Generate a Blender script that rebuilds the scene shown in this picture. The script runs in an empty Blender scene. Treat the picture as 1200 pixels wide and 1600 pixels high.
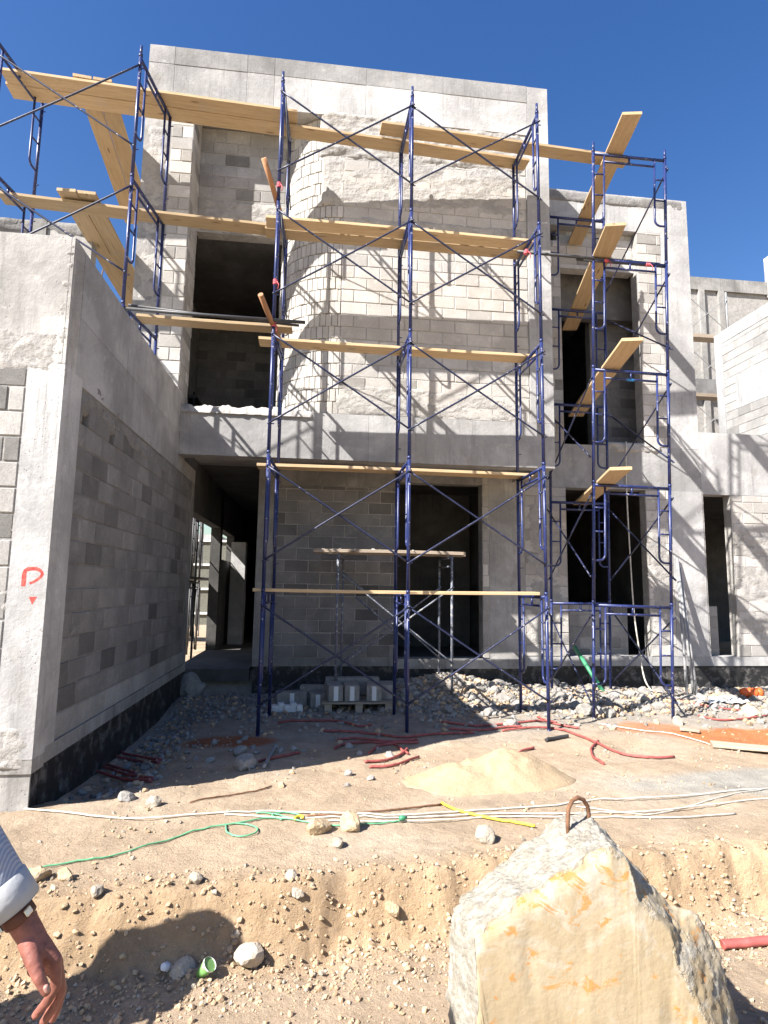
import bpy, math, random
import numpy as np
from mathutils import Vector, Matrix, noise
rnd = random.Random(7)
S = bpy.context.scene
COL = S.collection
V = Vector

# ------------------------------------------------------------------ camera numbers (also used to measure places on the ground)
F_PX, YAW, PITCH, ROLL, EYE = 934.98, 0.114633, 0.125469, 0.014073, 1.7421
def cam_axes():
    cy, sy, cp, sp = math.cos(YAW), math.sin(YAW), math.cos(PITCH), math.sin(PITCH)
    f = V((sy*cp, cy*cp, sp)); r = V((cy, -sy, 0)); u = r.cross(f)
    cr, sr = math.cos(ROLL), math.sin(ROLL)
    return r*cr+u*sr, -r*sr+u*cr, f
CR, CU, CF = cam_axes()
def ray(px, py): return CR*((px-600)/F_PX) - CU*((py-800)/F_PX) + CF
def at(px, py, X=None, Y=None, Z=None, D=None):
    d = ray(px, py)
    if D is not None: t = D
    elif X is not None: t = X/d.x
    elif Y is not None: t = Y/d.y
    else: t = (Z-EYE)/d.z
    return V((d.x*t, d.y*t, EYE+d.z*t))

# ------------------------------------------------------------------ terrain
def sst(a, b, x):
    t = min(1, max(0, (x-a)/(b-a))); return t*t*(3-2*t)
def nz(x, y, s, k=0.0): return noise.noise(V((x*s, y*s, k)))
def crest_y(x): return 3.63+0.13*math.tanh(x-0.3)+0.07*nz(x, 0, 2.1, 3)+0.03*nz(x, 0, 7, 4)
def base_z(x, y):
    yc = crest_y(x)
    far = 0.13*(1-sst(3.9, 7.2, y)) - 0.05*sst(4, 6, x)
    near = -0.17+0.2*(1-sst(0.6, 2.9, y))
    w = 0.22+0.10*nz(x, 1, 1.7, 9)
    t = sst(yc-w, yc, y)
    z = near*(1-t)+far*t
    # rubble banked against the house and before the doorway
    z += 0.09*sst(8.3, 9.8, y)*sst(0.6, 1.6, x)
    z += 0.24*math.exp(-((x-2.2)/0.85)**2-((y-9.75)/0.6)**2)
    z += 0.10*math.exp(-((x-5.2)/1.3)**2-((y-8.9)/0.6)**2)
    z += 0.34*sst(10.15, 10.4, y)*(1 if x > -2.1 else 0.3)
    # ditch along the side wing
    z -= 0.12*math.exp(-((x+1.85)/0.35)**2)*sst(4.9, 5.5, y)*(1-sst(8.5, 9.5, y))
    return z
def ground_z(x, y):
    z = base_z(x, y)
    if y < 13 and -6 < x < 12:
        yc = crest_y(x)
        b = math.exp(-((y-yc+0.14)/0.22)**2)
        z += 0.018*nz(x, y, 1.6, 1)+0.009*nz(x, y, 5.0, 2)+0.005*nz(x, y, 13, 5)
        z += b*(0.05*nz(x, y*0.7, 4.5, 6)+0.045*(0.4-abs(nz(x*1.2, y*0.7, 9, 7)))+0.03*(0.4-abs(nz(x, y, 19, 17)))+0.018*nz(x, y, 37, 27))
        z += 0.005*nz(x, y, 27, 8)*(1+2*b)+0.006*max(0, nz(x, y, 19, 18))
        z += 0.02*sst(8.0, 9, y)*nz(x, y, 6, 11)
    return z
def hit(px, py, lift=0.0):
    d = ray(px, py); t = 1.0; o = V((0, 0, EYE))
    while t < 40:
        p = o+d*t
        if p.z <= ground_z(p.x, p.y)+lift: break
        t += 0.02
    a, b = t-0.02, t
    for _ in range(8):
        m = (a+b)/2; p = o+d*m
        if p.z <= ground_z(p.x, p.y)+lift: b = m
        else: a = m
    return o+d*b

# ------------------------------------------------------------------ object helpers
class MB:
    def __init__(s): s.v = []; s.f = []; s.t = []; s.m = []; s.sm = []
    def add(s, vs, fs, tint=1.0, mat=0, smooth=False):
        o = len(s.v); s.v += [tuple(v) for v in vs]
        for f in fs:
            s.f.append(tuple(i+o for i in f)); s.t.append(tint); s.m.append(mat); s.sm.append(smooth)
    def box(s, x0, x1, y0, y1, z0, z1, tint=1.0, mat=0, jit=0.0):
        vs = [(x, y, z) for z in (z0, z1) for y in (y0, y1) for x in (x0, x1)]
        if jit: vs = [(a+rnd.uniform(-jit, jit), b+rnd.uniform(-jit, jit), c+rnd.uniform(-jit, jit)) for a, b, c in vs]
        s.add(vs, [(0,2,3,1),(4,5,7,6),(0,1,5,4),(2,6,7,3),(0,4,6,2),(1,3,7,5)], tint, mat)
    def cham(s, c, ax, hs, b, tint=1.0, mat=0):
        """box with bevelled edges: centre, three axes, half sizes"""
        vs = []; idx = {}
        for sx in (-1, 1):
            for sy in (-1, 1):
                for sz in (-1, 1):
                    sg = (sx, sy, sz)
                    for k in range(3):
                        p = V(c)
                        for j in range(3):
                            p = p+ax[j]*(sg[j]*(hs[j]-(0 if j == k else b)))
                        idx[(sg, k)] = len(vs); vs.append(p)
        fs = []
        for k in range(3):
            a, e = [j for j in range(3) if j != k]
            for sk in (-1, 1):
                q = []
                for sa, se in ((-1,-1),(1,-1),(1,1),(-1,1)):
                    g = [0,0,0]; g[k] = sk; g[a] = sa; g[e] = se; q.append(idx[(tuple(g), k)])
                fs.append(tuple(q))
        for k in range(3):
            a, e = [j for j in range(3) if j != k]
            for sa in (-1, 1):
                for se in (-1, 1):
                    g0 = [0,0,0]; g0[a] = sa; g0[e] = se; g1 = list(g0); g0[k] = -1; g1[k] = 1
                    fs.append((idx[(tuple(g0), a)], idx[(tuple(g1), a)], idx[(tuple(g1), e)], idx[(tuple(g0), e)]))
        for sx in (-1, 1):
            for sy in (-1, 1):
                for sz in (-1, 1):
                    fs.append(tuple(idx[((sx, sy, sz), k)] for k in range(3)))
        s.add(vs, fs, tint, mat)
    def tube(s, pts, r, n=10, tint=1.0, mat=0, caps=True):
        pts = [V(p) for p in pts]
        if len(pts) < 2: return
        rs = r if isinstance(r, (list, tuple)) else [r]*len(pts)
        d0 = (pts[1]-pts[0]).normalized()
        u = d0.orthogonal().normalized()
        vs = []
        for i, p in enumerate(pts):
            a = pts[max(0, i-1)]; b = pts[min(len(pts)-1, i+1)]
            d = (b-a).normalized(); u = (u-d*u.dot(d)).normalized(); w = d.cross(u)
            for k in range(n):
                t = 2*math.pi*k/n; vs.append(p+(u*math.cos(t)+w*math.sin(t))*rs[i])
        fs = [(i*n+k, i*n+(k+1)%n, (i+1)*n+(k+1)%n, (i+1)*n+k) for i in range(len(pts)-1) for k in range(n)]
        s.add(vs, fs, tint, mat, True)
        if caps:
            o = len(s.v)-len(vs)
            s.f.append(tuple(o+k for k in reversed(range(n)))); s.t.append(tint); s.m.append(mat); s.sm.append(False)
            s.f.append(tuple(o+(len(pts)-1)*n+k for k in range(n))); s.t.append(tint); s.m.append(mat); s.sm.append(False)
    def capsule(s, a, b, ra, rb, n=14, mat=0):
        a, b = V(a), V(b); d = (b-a)
        d = d.normalized() if d.length > 1e-6 else V((0,0,1))
        P, Rr = [], []
        for k in range(5, 0, -1):
            t = k/5*math.pi/2*0.98; P.append(a-d*ra*math.sin(t)); Rr.append(ra*math.cos(t))
        P.append(a); Rr.append(ra); P.append(b); Rr.append(rb)
        for k in range(1, 6):
            t = k/5*math.pi/2*0.98; P.append(b+d*rb*math.sin(t)); Rr.append(rb*math.cos(t))
        s.tube(P, Rr, n, mat=mat)
    def build(s, name, mats, parent=None, loc=None):
        me = bpy.data.meshes.new(name)
        me.from_pydata(s.v, [], s.f); me.update()
        at_ = me.attributes.new('tint', 'FLOAT', 'FACE'); at_.data.foreach_set('value', s.t)
        me.polygons.foreach_set('material_index', s.m); me.polygons.foreach_set('use_smooth', s.sm)
        for m in (mats if isinstance(mats, (list, tuple)) else [mats]): me.materials.append(m)
        o = bpy.data.objects.new(name, me); COL.objects.link(o)
        if loc is not None:            # geometry is given in world space, move the origin
            me.transform(Matrix.Translation(-V(loc))); o.location = loc
        if parent is not None: attach(o, parent)
        return o
def attach(o, parent):
    """keep world place; parents are never rotated or scaled here"""
    w = world_loc(parent)
    o.parent = parent; o.location = V(o.location)-w
def world_loc(o):
    l = V(o.location)
    while o.parent: o = o.parent; l += V(o.location)
    return l
def tag(o, label=None, cat=None, group=None, kind=None):
    if label: o['label'] = label
    if cat: o['category'] = cat
    if group: o['group'] = group
    if kind: o['kind'] = kind
    return o
def thing(name, label, cat, loc=(0, 0, 0), group=None):
    o = bpy.data.objects.new(name, None); COL.objects.link(o); o.location = loc
    o.empty_display_size = 0.2
    return tag(o, label, cat, group)

# ------------------------------------------------------------------ materials
def smooth(pts, k=6):
    out = []
    P = [V(p) for p in pts]
    for i in range(len(P)-1):
        p0, p1, p2, p3 = P[max(0, i-1)], P[i], P[i+1], P[min(len(P)-1, i+2)]
        for j in range(k):
            t = j/k; out.append(0.5*((2*p1)+(p2-p0)*t+(2*p0-5*p1+4*p2-p3)*t*t+(3*p1-p0-3*p2+p3)*t**3))
    out.append(P[-1]); return out

class NT:
    def __init__(s, name):
        s.mat = bpy.data.materials.new(name); s.mat.use_nodes = True
        s.n = s.mat.node_tree.nodes; s.l = s.mat.node_tree.links
        s.b = s.n['Principled BSDF']; s.tc = s.n.new('ShaderNodeTexCoord'); s.co = s.tc.outputs['Object']
    def lk(s, a, b): s.l.new(a, b)
    def mapv(s, sc, src=None, loc=None):
        m = s.n.new('ShaderNodeMapping'); m.inputs['Scale'].default_value = sc
        if loc: m.inputs['Location'].default_value = loc
        s.lk(src or s.co, m.inputs['Vector']); return m.outputs[0]
    def noise(s, scale, detail=5, rough=0.55, vec=None, dist=0.0):
        x = s.n.new('ShaderNodeTexNoise'); x.inputs['Scale'].default_value = scale
        x.inputs['Detail'].default_value = detail; x.inputs['Roughness'].default_value = rough
        x.inputs['Distortion'].default_value = dist
        s.lk(vec or s.co, x.inputs['Vector']); return x.outputs['Fac']
    def vor(s, scale, vec=None, out='Distance', rand=1.0):
        x = s.n.new('ShaderNodeTexVoronoi'); x.inputs['Scale'].default_value = scale
        x.inputs['Randomness'].default_value = rand
        s.lk(vec or s.co, x.inputs['Vector']); return x.outputs[out]
    def ramp(s, fac, stops):
        r = s.n.new('ShaderNodeValToRGB'); e = r.color_ramp.elements
        while len(e) < len(stops): e.new(0.5)
        for i, (p, c) in enumerate(stops):
            e[i].position = p; e[i].color = (c, c, c, 1) if isinstance(c, (int, float)) else (*c, 1)
        s.lk(fac, r.inputs[0]); return r.outputs[0]
    def mix(s, fac, a, b, mode='MIX'):
        m = s.n.new('ShaderNodeMix'); m.data_type = 'RGBA'; m.blend_type = mode
        for k, v in ((0, fac), (6, a), (7, b)):
            sock = m.inputs[k]
            if isinstance(v, (int, float)): sock.default_value = v if k == 0 else (v, v, v, 1)
            elif isinstance(v, tuple): sock.default_value = (*v, 1)
            else: s.lk(v, sock)
        return m.outputs[2]
    def math(s, op, a, b=0.0):
        m = s.n.new('ShaderNodeMath'); m.operation = op
        for i, v in enumerate((a, b)):
            if isinstance(v, (int, float)): m.inputs[i].default_value = v
            else: s.lk(v, m.inputs[i])
        return m.outputs[0]
    def attr(s, name, out='Fac'):
        a = s.n.new('ShaderNodeAttribute'); a.attribute_name = name; return a.outputs[out]
    def bump(s, h, strength=0.5, dist=0.01, prev=None):
        b = s.n.new('ShaderNodeBump'); b.inputs['Strength'].default_value = strength; b.inputs['Distance'].default_value = dist
        s.lk(h, b.inputs['Height'])
        if prev is not None: s.lk(prev, b.inputs['Normal'])
        s.lk(b.outputs[0], s.b.inputs['Normal']); return b.outputs[0]
    def done(s, col=None, rough=0.9, metal=0.0, spec=None):
        if col is not None:
            if isinstance(col, tuple): s.b.inputs['Base Color'].default_value = (*col, 1)
            else: s.lk(col, s.b.inputs['Base Color'])
        if isinstance(rough, (int, float)): s.b.inputs['Roughness'].default_value = rough
        else: s.lk(rough, s.b.inputs['Roughness'])
        s.b.inputs['Metallic'].default_value = metal
        if spec is not None: s.b.inputs['Specular IOR Level'].default_value = spec
        return s.mat

def concrete(name, light, dark, streak=0.35, pits=1.0):
    m = NT(name)
    n1 = m.noise(1.3, 7, 0.62, dist=0.6)
    c = m.mix(m.ramp(n1, [(0.36, 0.0), (0.66, 1.0)]), dark, light)
    n2 = m.noise(1.0, 6, 0.65, m.mapv((9, 9, 0.7)))
    c = m.mix(m.math('MULTIPLY', m.ramp(n2, [(0.52, 0.0), (0.72, 1.0)]), streak), c, tuple(v*0.62 for v in dark))
    n3 = m.noise(4.5, 6, 0.7, dist=1.2)
    c = m.mix(m.math('MULTIPLY', m.ramp(n3, [(0.57, 0.0), (0.68, 1.0)]), 0.45), c, tuple(min(1, v*1.22) for v in light))
    n5 = m.noise(0.55, 8, 0.72, m.mapv((1, 1, 1), loc=(3, 9, 1)), 0.8)
    c = m.mix(m.math('MULTIPLY', m.ramp(n5, [(0.44, 0.0), (0.62, 1.0)]), 0.6), c, tuple(v*0.74 for v in dark))
    n6 = m.noise(1.0, 7, 0.7, m.mapv((22, 22, 0.9), loc=(2, 2, 2)))
    c = m.mix(m.math('MULTIPLY', m.math('MULTIPLY', m.ramp(n6, [(0.54, 0.0), (0.66, 1.0)]), m.ramp(m.noise(0.8, 3), [(0.45, 0.0), (0.6, 1.0)])), 0.55), c, tuple(v*0.55 for v in dark))
    n4 = m.noise(2.2, 4, 0.6, m.mapv((1, 1, 1), loc=(13, 4, 7)))
    c = m.mix(m.math('MULTIPLY', m.ramp(n4, [(0.58, 0.0), (0.7, 1.0)]), 0.35), c, (dark[0]*0.72, dark[1]*0.66, dark[2]*0.58))
    pit = m.ramp(m.vor(26), [(0.10, 1.0), (0.17, 0.0)])
    pitm = m.math('MULTIPLY', pit, m.ramp(m.noise(1.7, 3), [(0.48, 0.0), (0.6, pits)]))
    c = m.mix(m.math('MULTIPLY', pitm, 0.6), c, tuple(v*0.45 for v in dark))
    c = m.mix(1.0, c, m.attr('tint', 'Color'), 'MULTIPLY')
    h = m.math('ADD', m.noise(22, 8, 0.7), m.math('MULTIPLY', m.noise(3, 4), 1.2))
    h = m.math('SUBTRACT', h, pitm)
    m.bump(h, 0.55, 0.012)
    return m.done(c, 0.92, spec=0.25)

def mortar(name, col, dark):
    m = NT(name)
    c = m.mix(m.ramp(m.noise(5, 8, 0.7, dist=0.8), [(0.32, 0.0), (0.68, 1.0)]), dark, col)
    c = m.mix(m.math('MULTIPLY', m.ramp(m.noise(17, 5, 0.7), [(0.55, 0.0), (0.7, 1.0)]), 0.4), c, tuple(v*0.6 for v in dark))
    c = m.mix(1.0, c, m.attr('tint', 'Color'), 'MULTIPLY')
    m.bump(m.math('ADD', m.noise(28, 8, 0.75), m.math('MULTIPLY', m.noise(7, 5), 1.5)), 0.8, 0.016)
    return m.done(c, 0.95, spec=0.15)

def block(name, a, b):
    m = NT(name)
    c = m.mix(m.ramp(m.noise(2.4, 5, 0.6), [(0.35, 0.0), (0.65, 1.0)]), a, b)
    c = m.mix(m.math('MULTIPLY', m.ramp(m.noise(55, 4, 0.8), [(0.42, 0.0), (0.62, 1.0)]), 0.35), c, tuple(v*0.62 for v in a))
    sm = m.ramp(m.noise(3.3, 7, 0.7, dist=1.0), [(0.56, 0.0), (0.66, 1.0)])
    c = m.mix(m.math('MULTIPLY', sm, 0.55), c, tuple(min(1, v*1.16) for v in b))
    c = m.mix(1.0, c, m.attr('tint', 'Color'), 'MULTIPLY')
    m.bump(m.math('ADD', m.noise(70, 6, 0.8), m.math('MULTIPLY', m.noise(9, 4), 0.8)), 0.7, 0.009)
    return m.done(c, 0.95, spec=0.15)

M = {}
M['concrete'] = concrete('cast_concrete', (0.50, 0.492, 0.48), (0.31, 0.305, 0.30))
M['concrete_warm'] = concrete('stained_concrete', (0.48, 0.464, 0.438), (0.27, 0.26, 0.246), 0.7)
M['mortar'] = mortar('mortar', (0.46, 0.44, 0.41), (0.29, 0.277, 0.26))
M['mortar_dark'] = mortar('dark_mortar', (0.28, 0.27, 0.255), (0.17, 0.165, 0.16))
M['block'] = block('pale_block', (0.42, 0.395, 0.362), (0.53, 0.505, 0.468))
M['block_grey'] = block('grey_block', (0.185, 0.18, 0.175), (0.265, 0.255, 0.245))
M['block_mid'] = block('mixed_block', (0.29, 0.28, 0.265), (0.40, 0.385, 0.362))
m = NT('bitumen'); c = m.mix(m.ramp(m.noise(6, 7, 0.7), [(0.5, 0.0), (0.68, 1.0)]), (0.012, 0.012, 0.013), (0.16, 0.15, 0.14))
m.bump(m.noise(20, 6, 0.7), 0.6, 0.01); M['bitumen'] = m.done(c, 0.6)
M['shade_concrete'] = concrete('shade_darkened_concrete', (0.16, 0.155, 0.15), (0.09, 0.088, 0.085))  # shade of rooms and passage put into a darker concrete colour

def wood(name, a, b, dust=0.25):
    m = NT(name)
    oi = m.n.new('ShaderNodeObjectInfo')
    v = m.n.new('ShaderNodeVectorMath'); v.operation = 'ADD'; m.lk(m.co, v.inputs[0])
    cx = m.n.new('ShaderNodeCombineXYZ'); m.lk(m.math('MULTIPLY', oi.outputs['Random'], 37.0), cx.inputs[0]); m.lk(m.math('MULTIPLY', oi.outputs['Random'], 11.0), cx.inputs[1])
    m.lk(cx.outputs[0], v.inputs[1]); src = v.outputs[0]
    g = m.noise(3.0, 7, 0.6, m.mapv((0.5, 9, 9), src), 1.2)
    c = m.mix(m.ramp(g, [(0.3, 0.0), (0.72, 1.0)]), a, b)
    fine = m.noise(14, 4, 0.6, m.mapv((0.25, 6, 6), src))
    c = m.mix(m.math('MULTIPLY', m.ramp(fine, [(0.5, 0.0), (0.7, 1.0)]), 0.4), c, tuple(x*0.55 for x in a))
    kn = m.ramp(m.vor(2.0, m.mapv((0.9, 4.0, 4.0), src)), [(0.07, 1.0), (0.15, 0.0)])
    c = m.mix(m.math('MULTIPLY', kn, 0.75), c, (a[0]*0.32, a[1]*0.25, a[2]*0.2))
    st = m.ramp(m.noise(2.3, 6, 0.7, src), [(0.55, 0.0), (0.72, 1.0)])
    c = m.mix(m.math('MULTIPLY', st, dust), c, (0.42, 0.38, 0.33))
    hs = m.n.new('ShaderNodeHueSaturation'); m.lk(c, hs.inputs['Color'])
    m.lk(m.math('ADD', m.math('MULTIPLY', oi.outputs['Random'], 0.38), 0.72), hs.inputs['Value'])
    m.bump(g, 0.3, 0.004)
    return m.done(hs.outputs[0], 0.75, spec=0.3)
M['wood'] = wood('pine_board', (0.47, 0.33, 0.18), (0.61, 0.46, 0.275), 0.45)
M['wood_old'] = wood('weathered_board', (0.34, 0.27, 0.20), (0.45, 0.37, 0.29), 0.5)
M['pole_wood'] = wood('brown_pole', (0.33, 0.16, 0.08), (0.42, 0.22, 0.11), 0.15)

def paint(name, col, worn, splash, amount=0.2, rough=0.38, metal=0.0):
    m = NT(name)
    c = m.mix(m.ramp(m.noise(6, 5, 0.6), [(0.35, 0.0), (0.7, 1.0)]), col, tuple(x*1.5+0.006 for x in col))
    w = m.ramp(m.noise(13, 7, 0.75), [(0.64-0.1*amount, 0.0), (0.69-0.1*amount, 1.0)])
    c = m.mix(w, c, worn)
    sp = m.ramp(m.noise(27, 5, 0.7), [(0.70-0.25*amount, 0.0), (0.73-0.25*amount, 1.0)])
    c = m.mix(sp, c, splash)
    m.bump(m.noise(40, 4), 0.2, 0.002)
    return m.done(c, m.math('ADD', m.math('MULTIPLY', sp, 0.4), rough), metal, spec=0.5)
M['blue'] = paint('blue_painted_steel', (0.010, 0.018, 0.082), (0.09, 0.10, 0.15), (0.36, 0.34, 0.32), 0.30)
M['brace'] = paint('dark_brace_steel', (0.012, 0.016, 0.045), (0.10, 0.10, 0.12), (0.40, 0.38, 0.35), 0.28)
M['spattered'] = paint('mortar_spattered_steel', (0.10, 0.11, 0.14), (0.30, 0.28, 0.25), (0.46, 0.435, 0.39), 0.5, 0.6)
M['steel'] = paint('grey_galvanised_tube', (0.20, 0.20, 0.20), (0.30, 0.29, 0.28), (0.42, 0.40, 0.37), 0.3, 0.5)
M['dark_steel'] = paint('dark_steel', (0.03, 0.03, 0.032), (0.07, 0.065, 0.06), (0.2, 0.19, 0.18), 0.1, 0.5)
def plain(name, col, rough=0.6, var=0.25, scale=12, bump=0.15, spec=0.4):
    m = NT(name)
    c = m.mix(m.ramp(m.noise(scale, 5, 0.6), [(0.3, 0.0), (0.7, 1.0)]), tuple(x*(1-var) for x in col), tuple(min(1, x*(1+var)) for x in col))
    m.bump(m.noise(scale*3, 5), bump, 0.004); return m.done(c, rough, spec=spec)
M['red_tube'] = plain('red_conduit', (0.30, 0.075, 0.065), 0.6, 0.4)
M['red_tape'] = plain('red_tie', (0.55, 0.10, 0.12), 0.7)
M['cable_white'] = plain('white_cable', (0.50, 0.475, 0.41), 0.6)
M['cable_green'] = plain('green_hose', (0.12, 0.36, 0.19), 0.5)
M['green_pipe'] = plain('green_pipe', (0.05, 0.24, 0.12), 0.45)
M['yellow'] = plain('yellow_strap', (0.62, 0.47, 0.05), 0.6)
M['rust'] = plain('rusty_rebar', (0.17, 0.085, 0.045), 0.85, 0.4, 30, 0.4)
M['white_foam'] = plain('white_foam', (0.70, 0.69, 0.66), 0.9, 0.1)
M['plastic'] = plain('milky_plastic', (0.62, 0.64, 0.64), 0.3, 0.15)
M['sacking'] = plain('white_sack', (0.70, 0.68, 0.63), 0.85, 0.18, 9, 0.5)
M['orange'] = plain('orange_plastic', (0.72, 0.13, 0.03), 0.45, 0.2)
M['cup'] = plain('green_cup', (0.17, 0.34, 0.10), 0.45, 0.2)
M['label'] = plain('white_stripe', (0.72, 0.72, 0.71), 0.7, 0.08)
M['skin'] = plain('skin', (0.25, 0.095, 0.07), 0.5, 0.38, 26, 0.6)
M['nail'] = plain('nail', (0.38, 0.21, 0.17), 0.35, 0.08)
M['hair'] = plain('dark_hair', (0.02, 0.016, 0.013), 0.6)
M['leather'] = plain('brown_strap', (0.10, 0.035, 0.02), 0.5)
M['chrome'] = plain('bright_metal', (0.6, 0.58, 0.53), 0.25); M['chrome'].node_tree.nodes['Principled BSDF'].inputs['Metallic'].default_value = 1
M['trousers'] = plain('grey_trousers', (0.09, 0.09, 0.10), 0.9)
M['shoe'] = plain('dark_shoe', (0.03, 0.025, 0.02), 0.6)
m = NT('striped_shirt_cloth')
w = m.n.new('ShaderNodeTexWave'); w.bands_direction = 'X'; w.inputs['Scale'].default_value = 60; w.inputs['Distortion'].default_value = 0.15
m.lk(m.co, w.inputs['Vector'])
c = m.mix(m.ramp(w.outputs['Fac'], [(0.35, 0.0), (0.65, 1.0)]), (0.25, 0.29, 0.39), (0.40, 0.42, 0.46))
m.bump(m.noise(9, 4), 0.7, 0.03); M['shirt'] = m.done(c, 0.9)
m = NT('cuff_cloth'); c = m.mix(m.noise(60, 3), (0.36, 0.37, 0.38), (0.46, 0.46, 0.46)); m.bump(m.noise(14, 4), 0.5, 0.01); M['cuff'] = m.done(c, 0.9)

# soil: colour zones are the soils themselves (tan, grey dust, red sand, cement slurry)
m = NT('site_soil')
base = m.attr('soil', 'Color')
n1 = m.ramp(m.noise(2.5, 9, 0.72, dist=0.5), [(0.28, 0.66), (0.72, 1.18)])
c = m.mix(1.0, base, n1, 'MULTIPLY')
c = m.mix(m.math('MULTIPLY', m.ramp(m.noise(34, 6, 0.75), [(0.5, 0.0), (0.68, 1.0)]), 0.38), c, (0.50, 0.41, 0.30))
c = m.mix(m.math('MULTIPLY', m.ramp(m.noise(60, 5, 0.75, m.mapv((1, 1, 1), loc=(5, 2, 1))), [(0.54, 0.0), (0.7, 1.0)]), 0.4), c, (0.20, 0.145, 0.095))
h = m.math('ADD', m.math('MULTIPLY', m.noise(19, 9, 0.78), 1.2), m.math('MULTIPLY', m.noise(75, 6, 0.8), 0.5))
h = m.math('ADD', h, m.math('MULTIPLY', m.noise(6, 6, 0.7), 1.0))
m.bump(h, 0.95, 0.024); M['soil'] = m.done(c, 0.97, spec=0.1)

def rock_mat(name, a, b, c3):
    m = NT(name); oi = m.n.new('ShaderNodeObjectInfo')
    c = m.mix(m.ramp(m.noise(9, 6, 0.65), [(0.35, 0.0), (0.65, 1.0)]), a, b)
    c = m.mix(m.math('MULTIPLY', m.ramp(m.noise(40, 5, 0.7), [(0.5, 0.0), (0.66, 1.0)]), 0.5), c, c3)
    c = m.mix(1.0, c, m.attr('tint', 'Color'), 'MULTIPLY')
    m.bump(m.math('ADD', m.noise(26, 7, 0.75), m.noise(80, 4)), 0.8, 0.01)
    return m.done(c, 0.95, spec=0.15)
M['rock'] = rock_mat('pale_rock', (0.36, 0.305, 0.235), (0.46, 0.405, 0.325), (0.25, 0.205, 0.155))
M['rock_tan'] = rock_mat('tan_rock', (0.43, 0.315, 0.19), (0.52, 0.41, 0.27), (0.30, 0.21, 0.13))
M['debris'] = rock_mat('concrete_debris', (0.245, 0.228, 0.205), (0.36, 0.337, 0.305), (0.17, 0.157, 0.138))
M['clod'] = rock_mat('soil_clod', (0.44, 0.315, 0.20), (0.52, 0.38, 0.25), (0.36, 0.25, 0.15))
M['sand'] = rock_mat('sand', (0.365, 0.27, 0.168), (0.42, 0.315, 0.20), (0.31, 0.225, 0.14))

# ------------------------------------------------------------------ block walls and rough mortar
def cut(segs, a, b):
    out = []
    for s0, s1 in segs:
        if b <= s0 or a >= s1: out.append((s0, s1)); continue
        if a > s0: out.append((s0, a))
        if b < s1: out.append((b, s1))
    return out
def block_wall(mb, P0, U, N, u0, u1, z0, z1, holes=(), H=0.2, L=0.4, thick=0.2, dark=0.1, spread=0.13, proud=0.007):
    """courses of real blocks standing a little proud of their mortar; slot 0 mortar, slot 1 block"""
    P0, U, N = V(P0), V(U), V(N); Z = V((0, 0, 1))
    k = 0; z = z0
    while z < z1-0.02:
        zt = min(z+H, z1)
        segs = [(u0, u1)]
        for h in holes:
            if h[2] < zt-0.03 and h[3] > z+0.03: segs = cut(segs, h[0], h[1])
        for s0, s1 in segs:
            if s1-s0 < 0.02: continue
            c = P0+U*((s0+s1)/2)+N*(-thick/2)+Z*((z+zt)/2)
            a = [P0+U*u+N*n+Z*w for w in (z, zt) for n in (-thick, 0) for u in (s0, s1)]
            mb.add(a, [(0,2,3,1),(4,5,7,6),(0,1,5,4),(2,6,7,3),(0,4,6,2),(1,3,7,5)], rnd.uniform(0.9, 1.05), 0)
            off = (k % 2)*L/2
            u = u0-off
            while u < s1:
                a0, a1 = max(u, s0)+0.006, min(u+L, s1)-0.006
                if a1-a0 > 0.04:
                    t = rnd.gauss(1.0, spread)
                    if rnd.random() < dark: t *= 0.66
                    t = min(1.25, max(0.5, t))
                    jz = rnd.uniform(-0.003, 0.003); pr = proud+rnd.uniform(-0.004, 0.005)
                    mb.cham(P0+U*((a0+a1)/2)+N*(pr-0.02)+Z*((z+zt)/2+jz), (U, N, Z), ((a1-a0)/2, 0.02, (zt-z)/2-0.006), 0.006, t, 1)
                u += L
        z = zt; k += 1
def rough_patch(mb, P0, U, N, u0, u1, z0, z1, amp=0.03, bias=-0.1, res=0.035, sc=3.0, seed=0.0, mat=0):
    """lumpy mortar: a noisy sheet that dives under the wall face at its ragged rim"""
    P0, U, N = V(P0), V(U), V(N); Z = V((0, 0, 1))
    nu = max(2, int((u1-u0)/res)); nw = max(2, int((z1-z0)/res)); vs = []
    for j in range(nw+1):
        for i in range(nu+1):
            a, b = i/nu, j/nw
            p = P0+U*(u0+(u1-u0)*a)+Z*(z0+(z1-z0)*b)
            e = min(1, 5*min(b*(z1-z0), (1-b)*(z1-z0))/max(0.12, (z1-z0)*0.5)) * min(1, min(a, 1-a)*(u1-u0)/0.12)
            q = V((p.x*0.55, p.y*0.55, p.z*1.25))*sc+V((seed, seed*2, 0))
            n = 0.8*noise.noise(q)+0.55*noise.noise(q*2.7)+0.42*noise.noise(q*6.1)+0.3*noise.noise(q*13)
            d = amp*(n*0.9+bias+0.45*e)-0.012*(1-e)
            if e == 0: d = -0.03
            vs.append(p+N*d)
    fs = [(j*(nu+1)+i, j*(nu+1)+i+1, (j+1)*(nu+1)+i+1, (j+1)*(nu+1)+i) for j in range(nw) for i in range(nu)]
    mb.add(vs, fs, 1.0, mat, True)

def patch(parent, *a, mat='mortar', name='rough_render', **k):
    mb = MB(); rough_patch(mb, *a, **k); return mb.build(name, M[mat], parent)
FR, LF = V((0, -1, 0)), V((1, 0, 0))      # outward normal of fronts, and of faces looking right
UX, UY = V((1, 0, 0)), V((0, 1, 0))

# ================================================================== HOUSE
house = thing('unfinished_house', 'two storey concrete and block house shell behind the blue scaffolding', 'house', (0.5, 10.2, 0.45))
YF, YG = 8.8, 10.15

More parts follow.
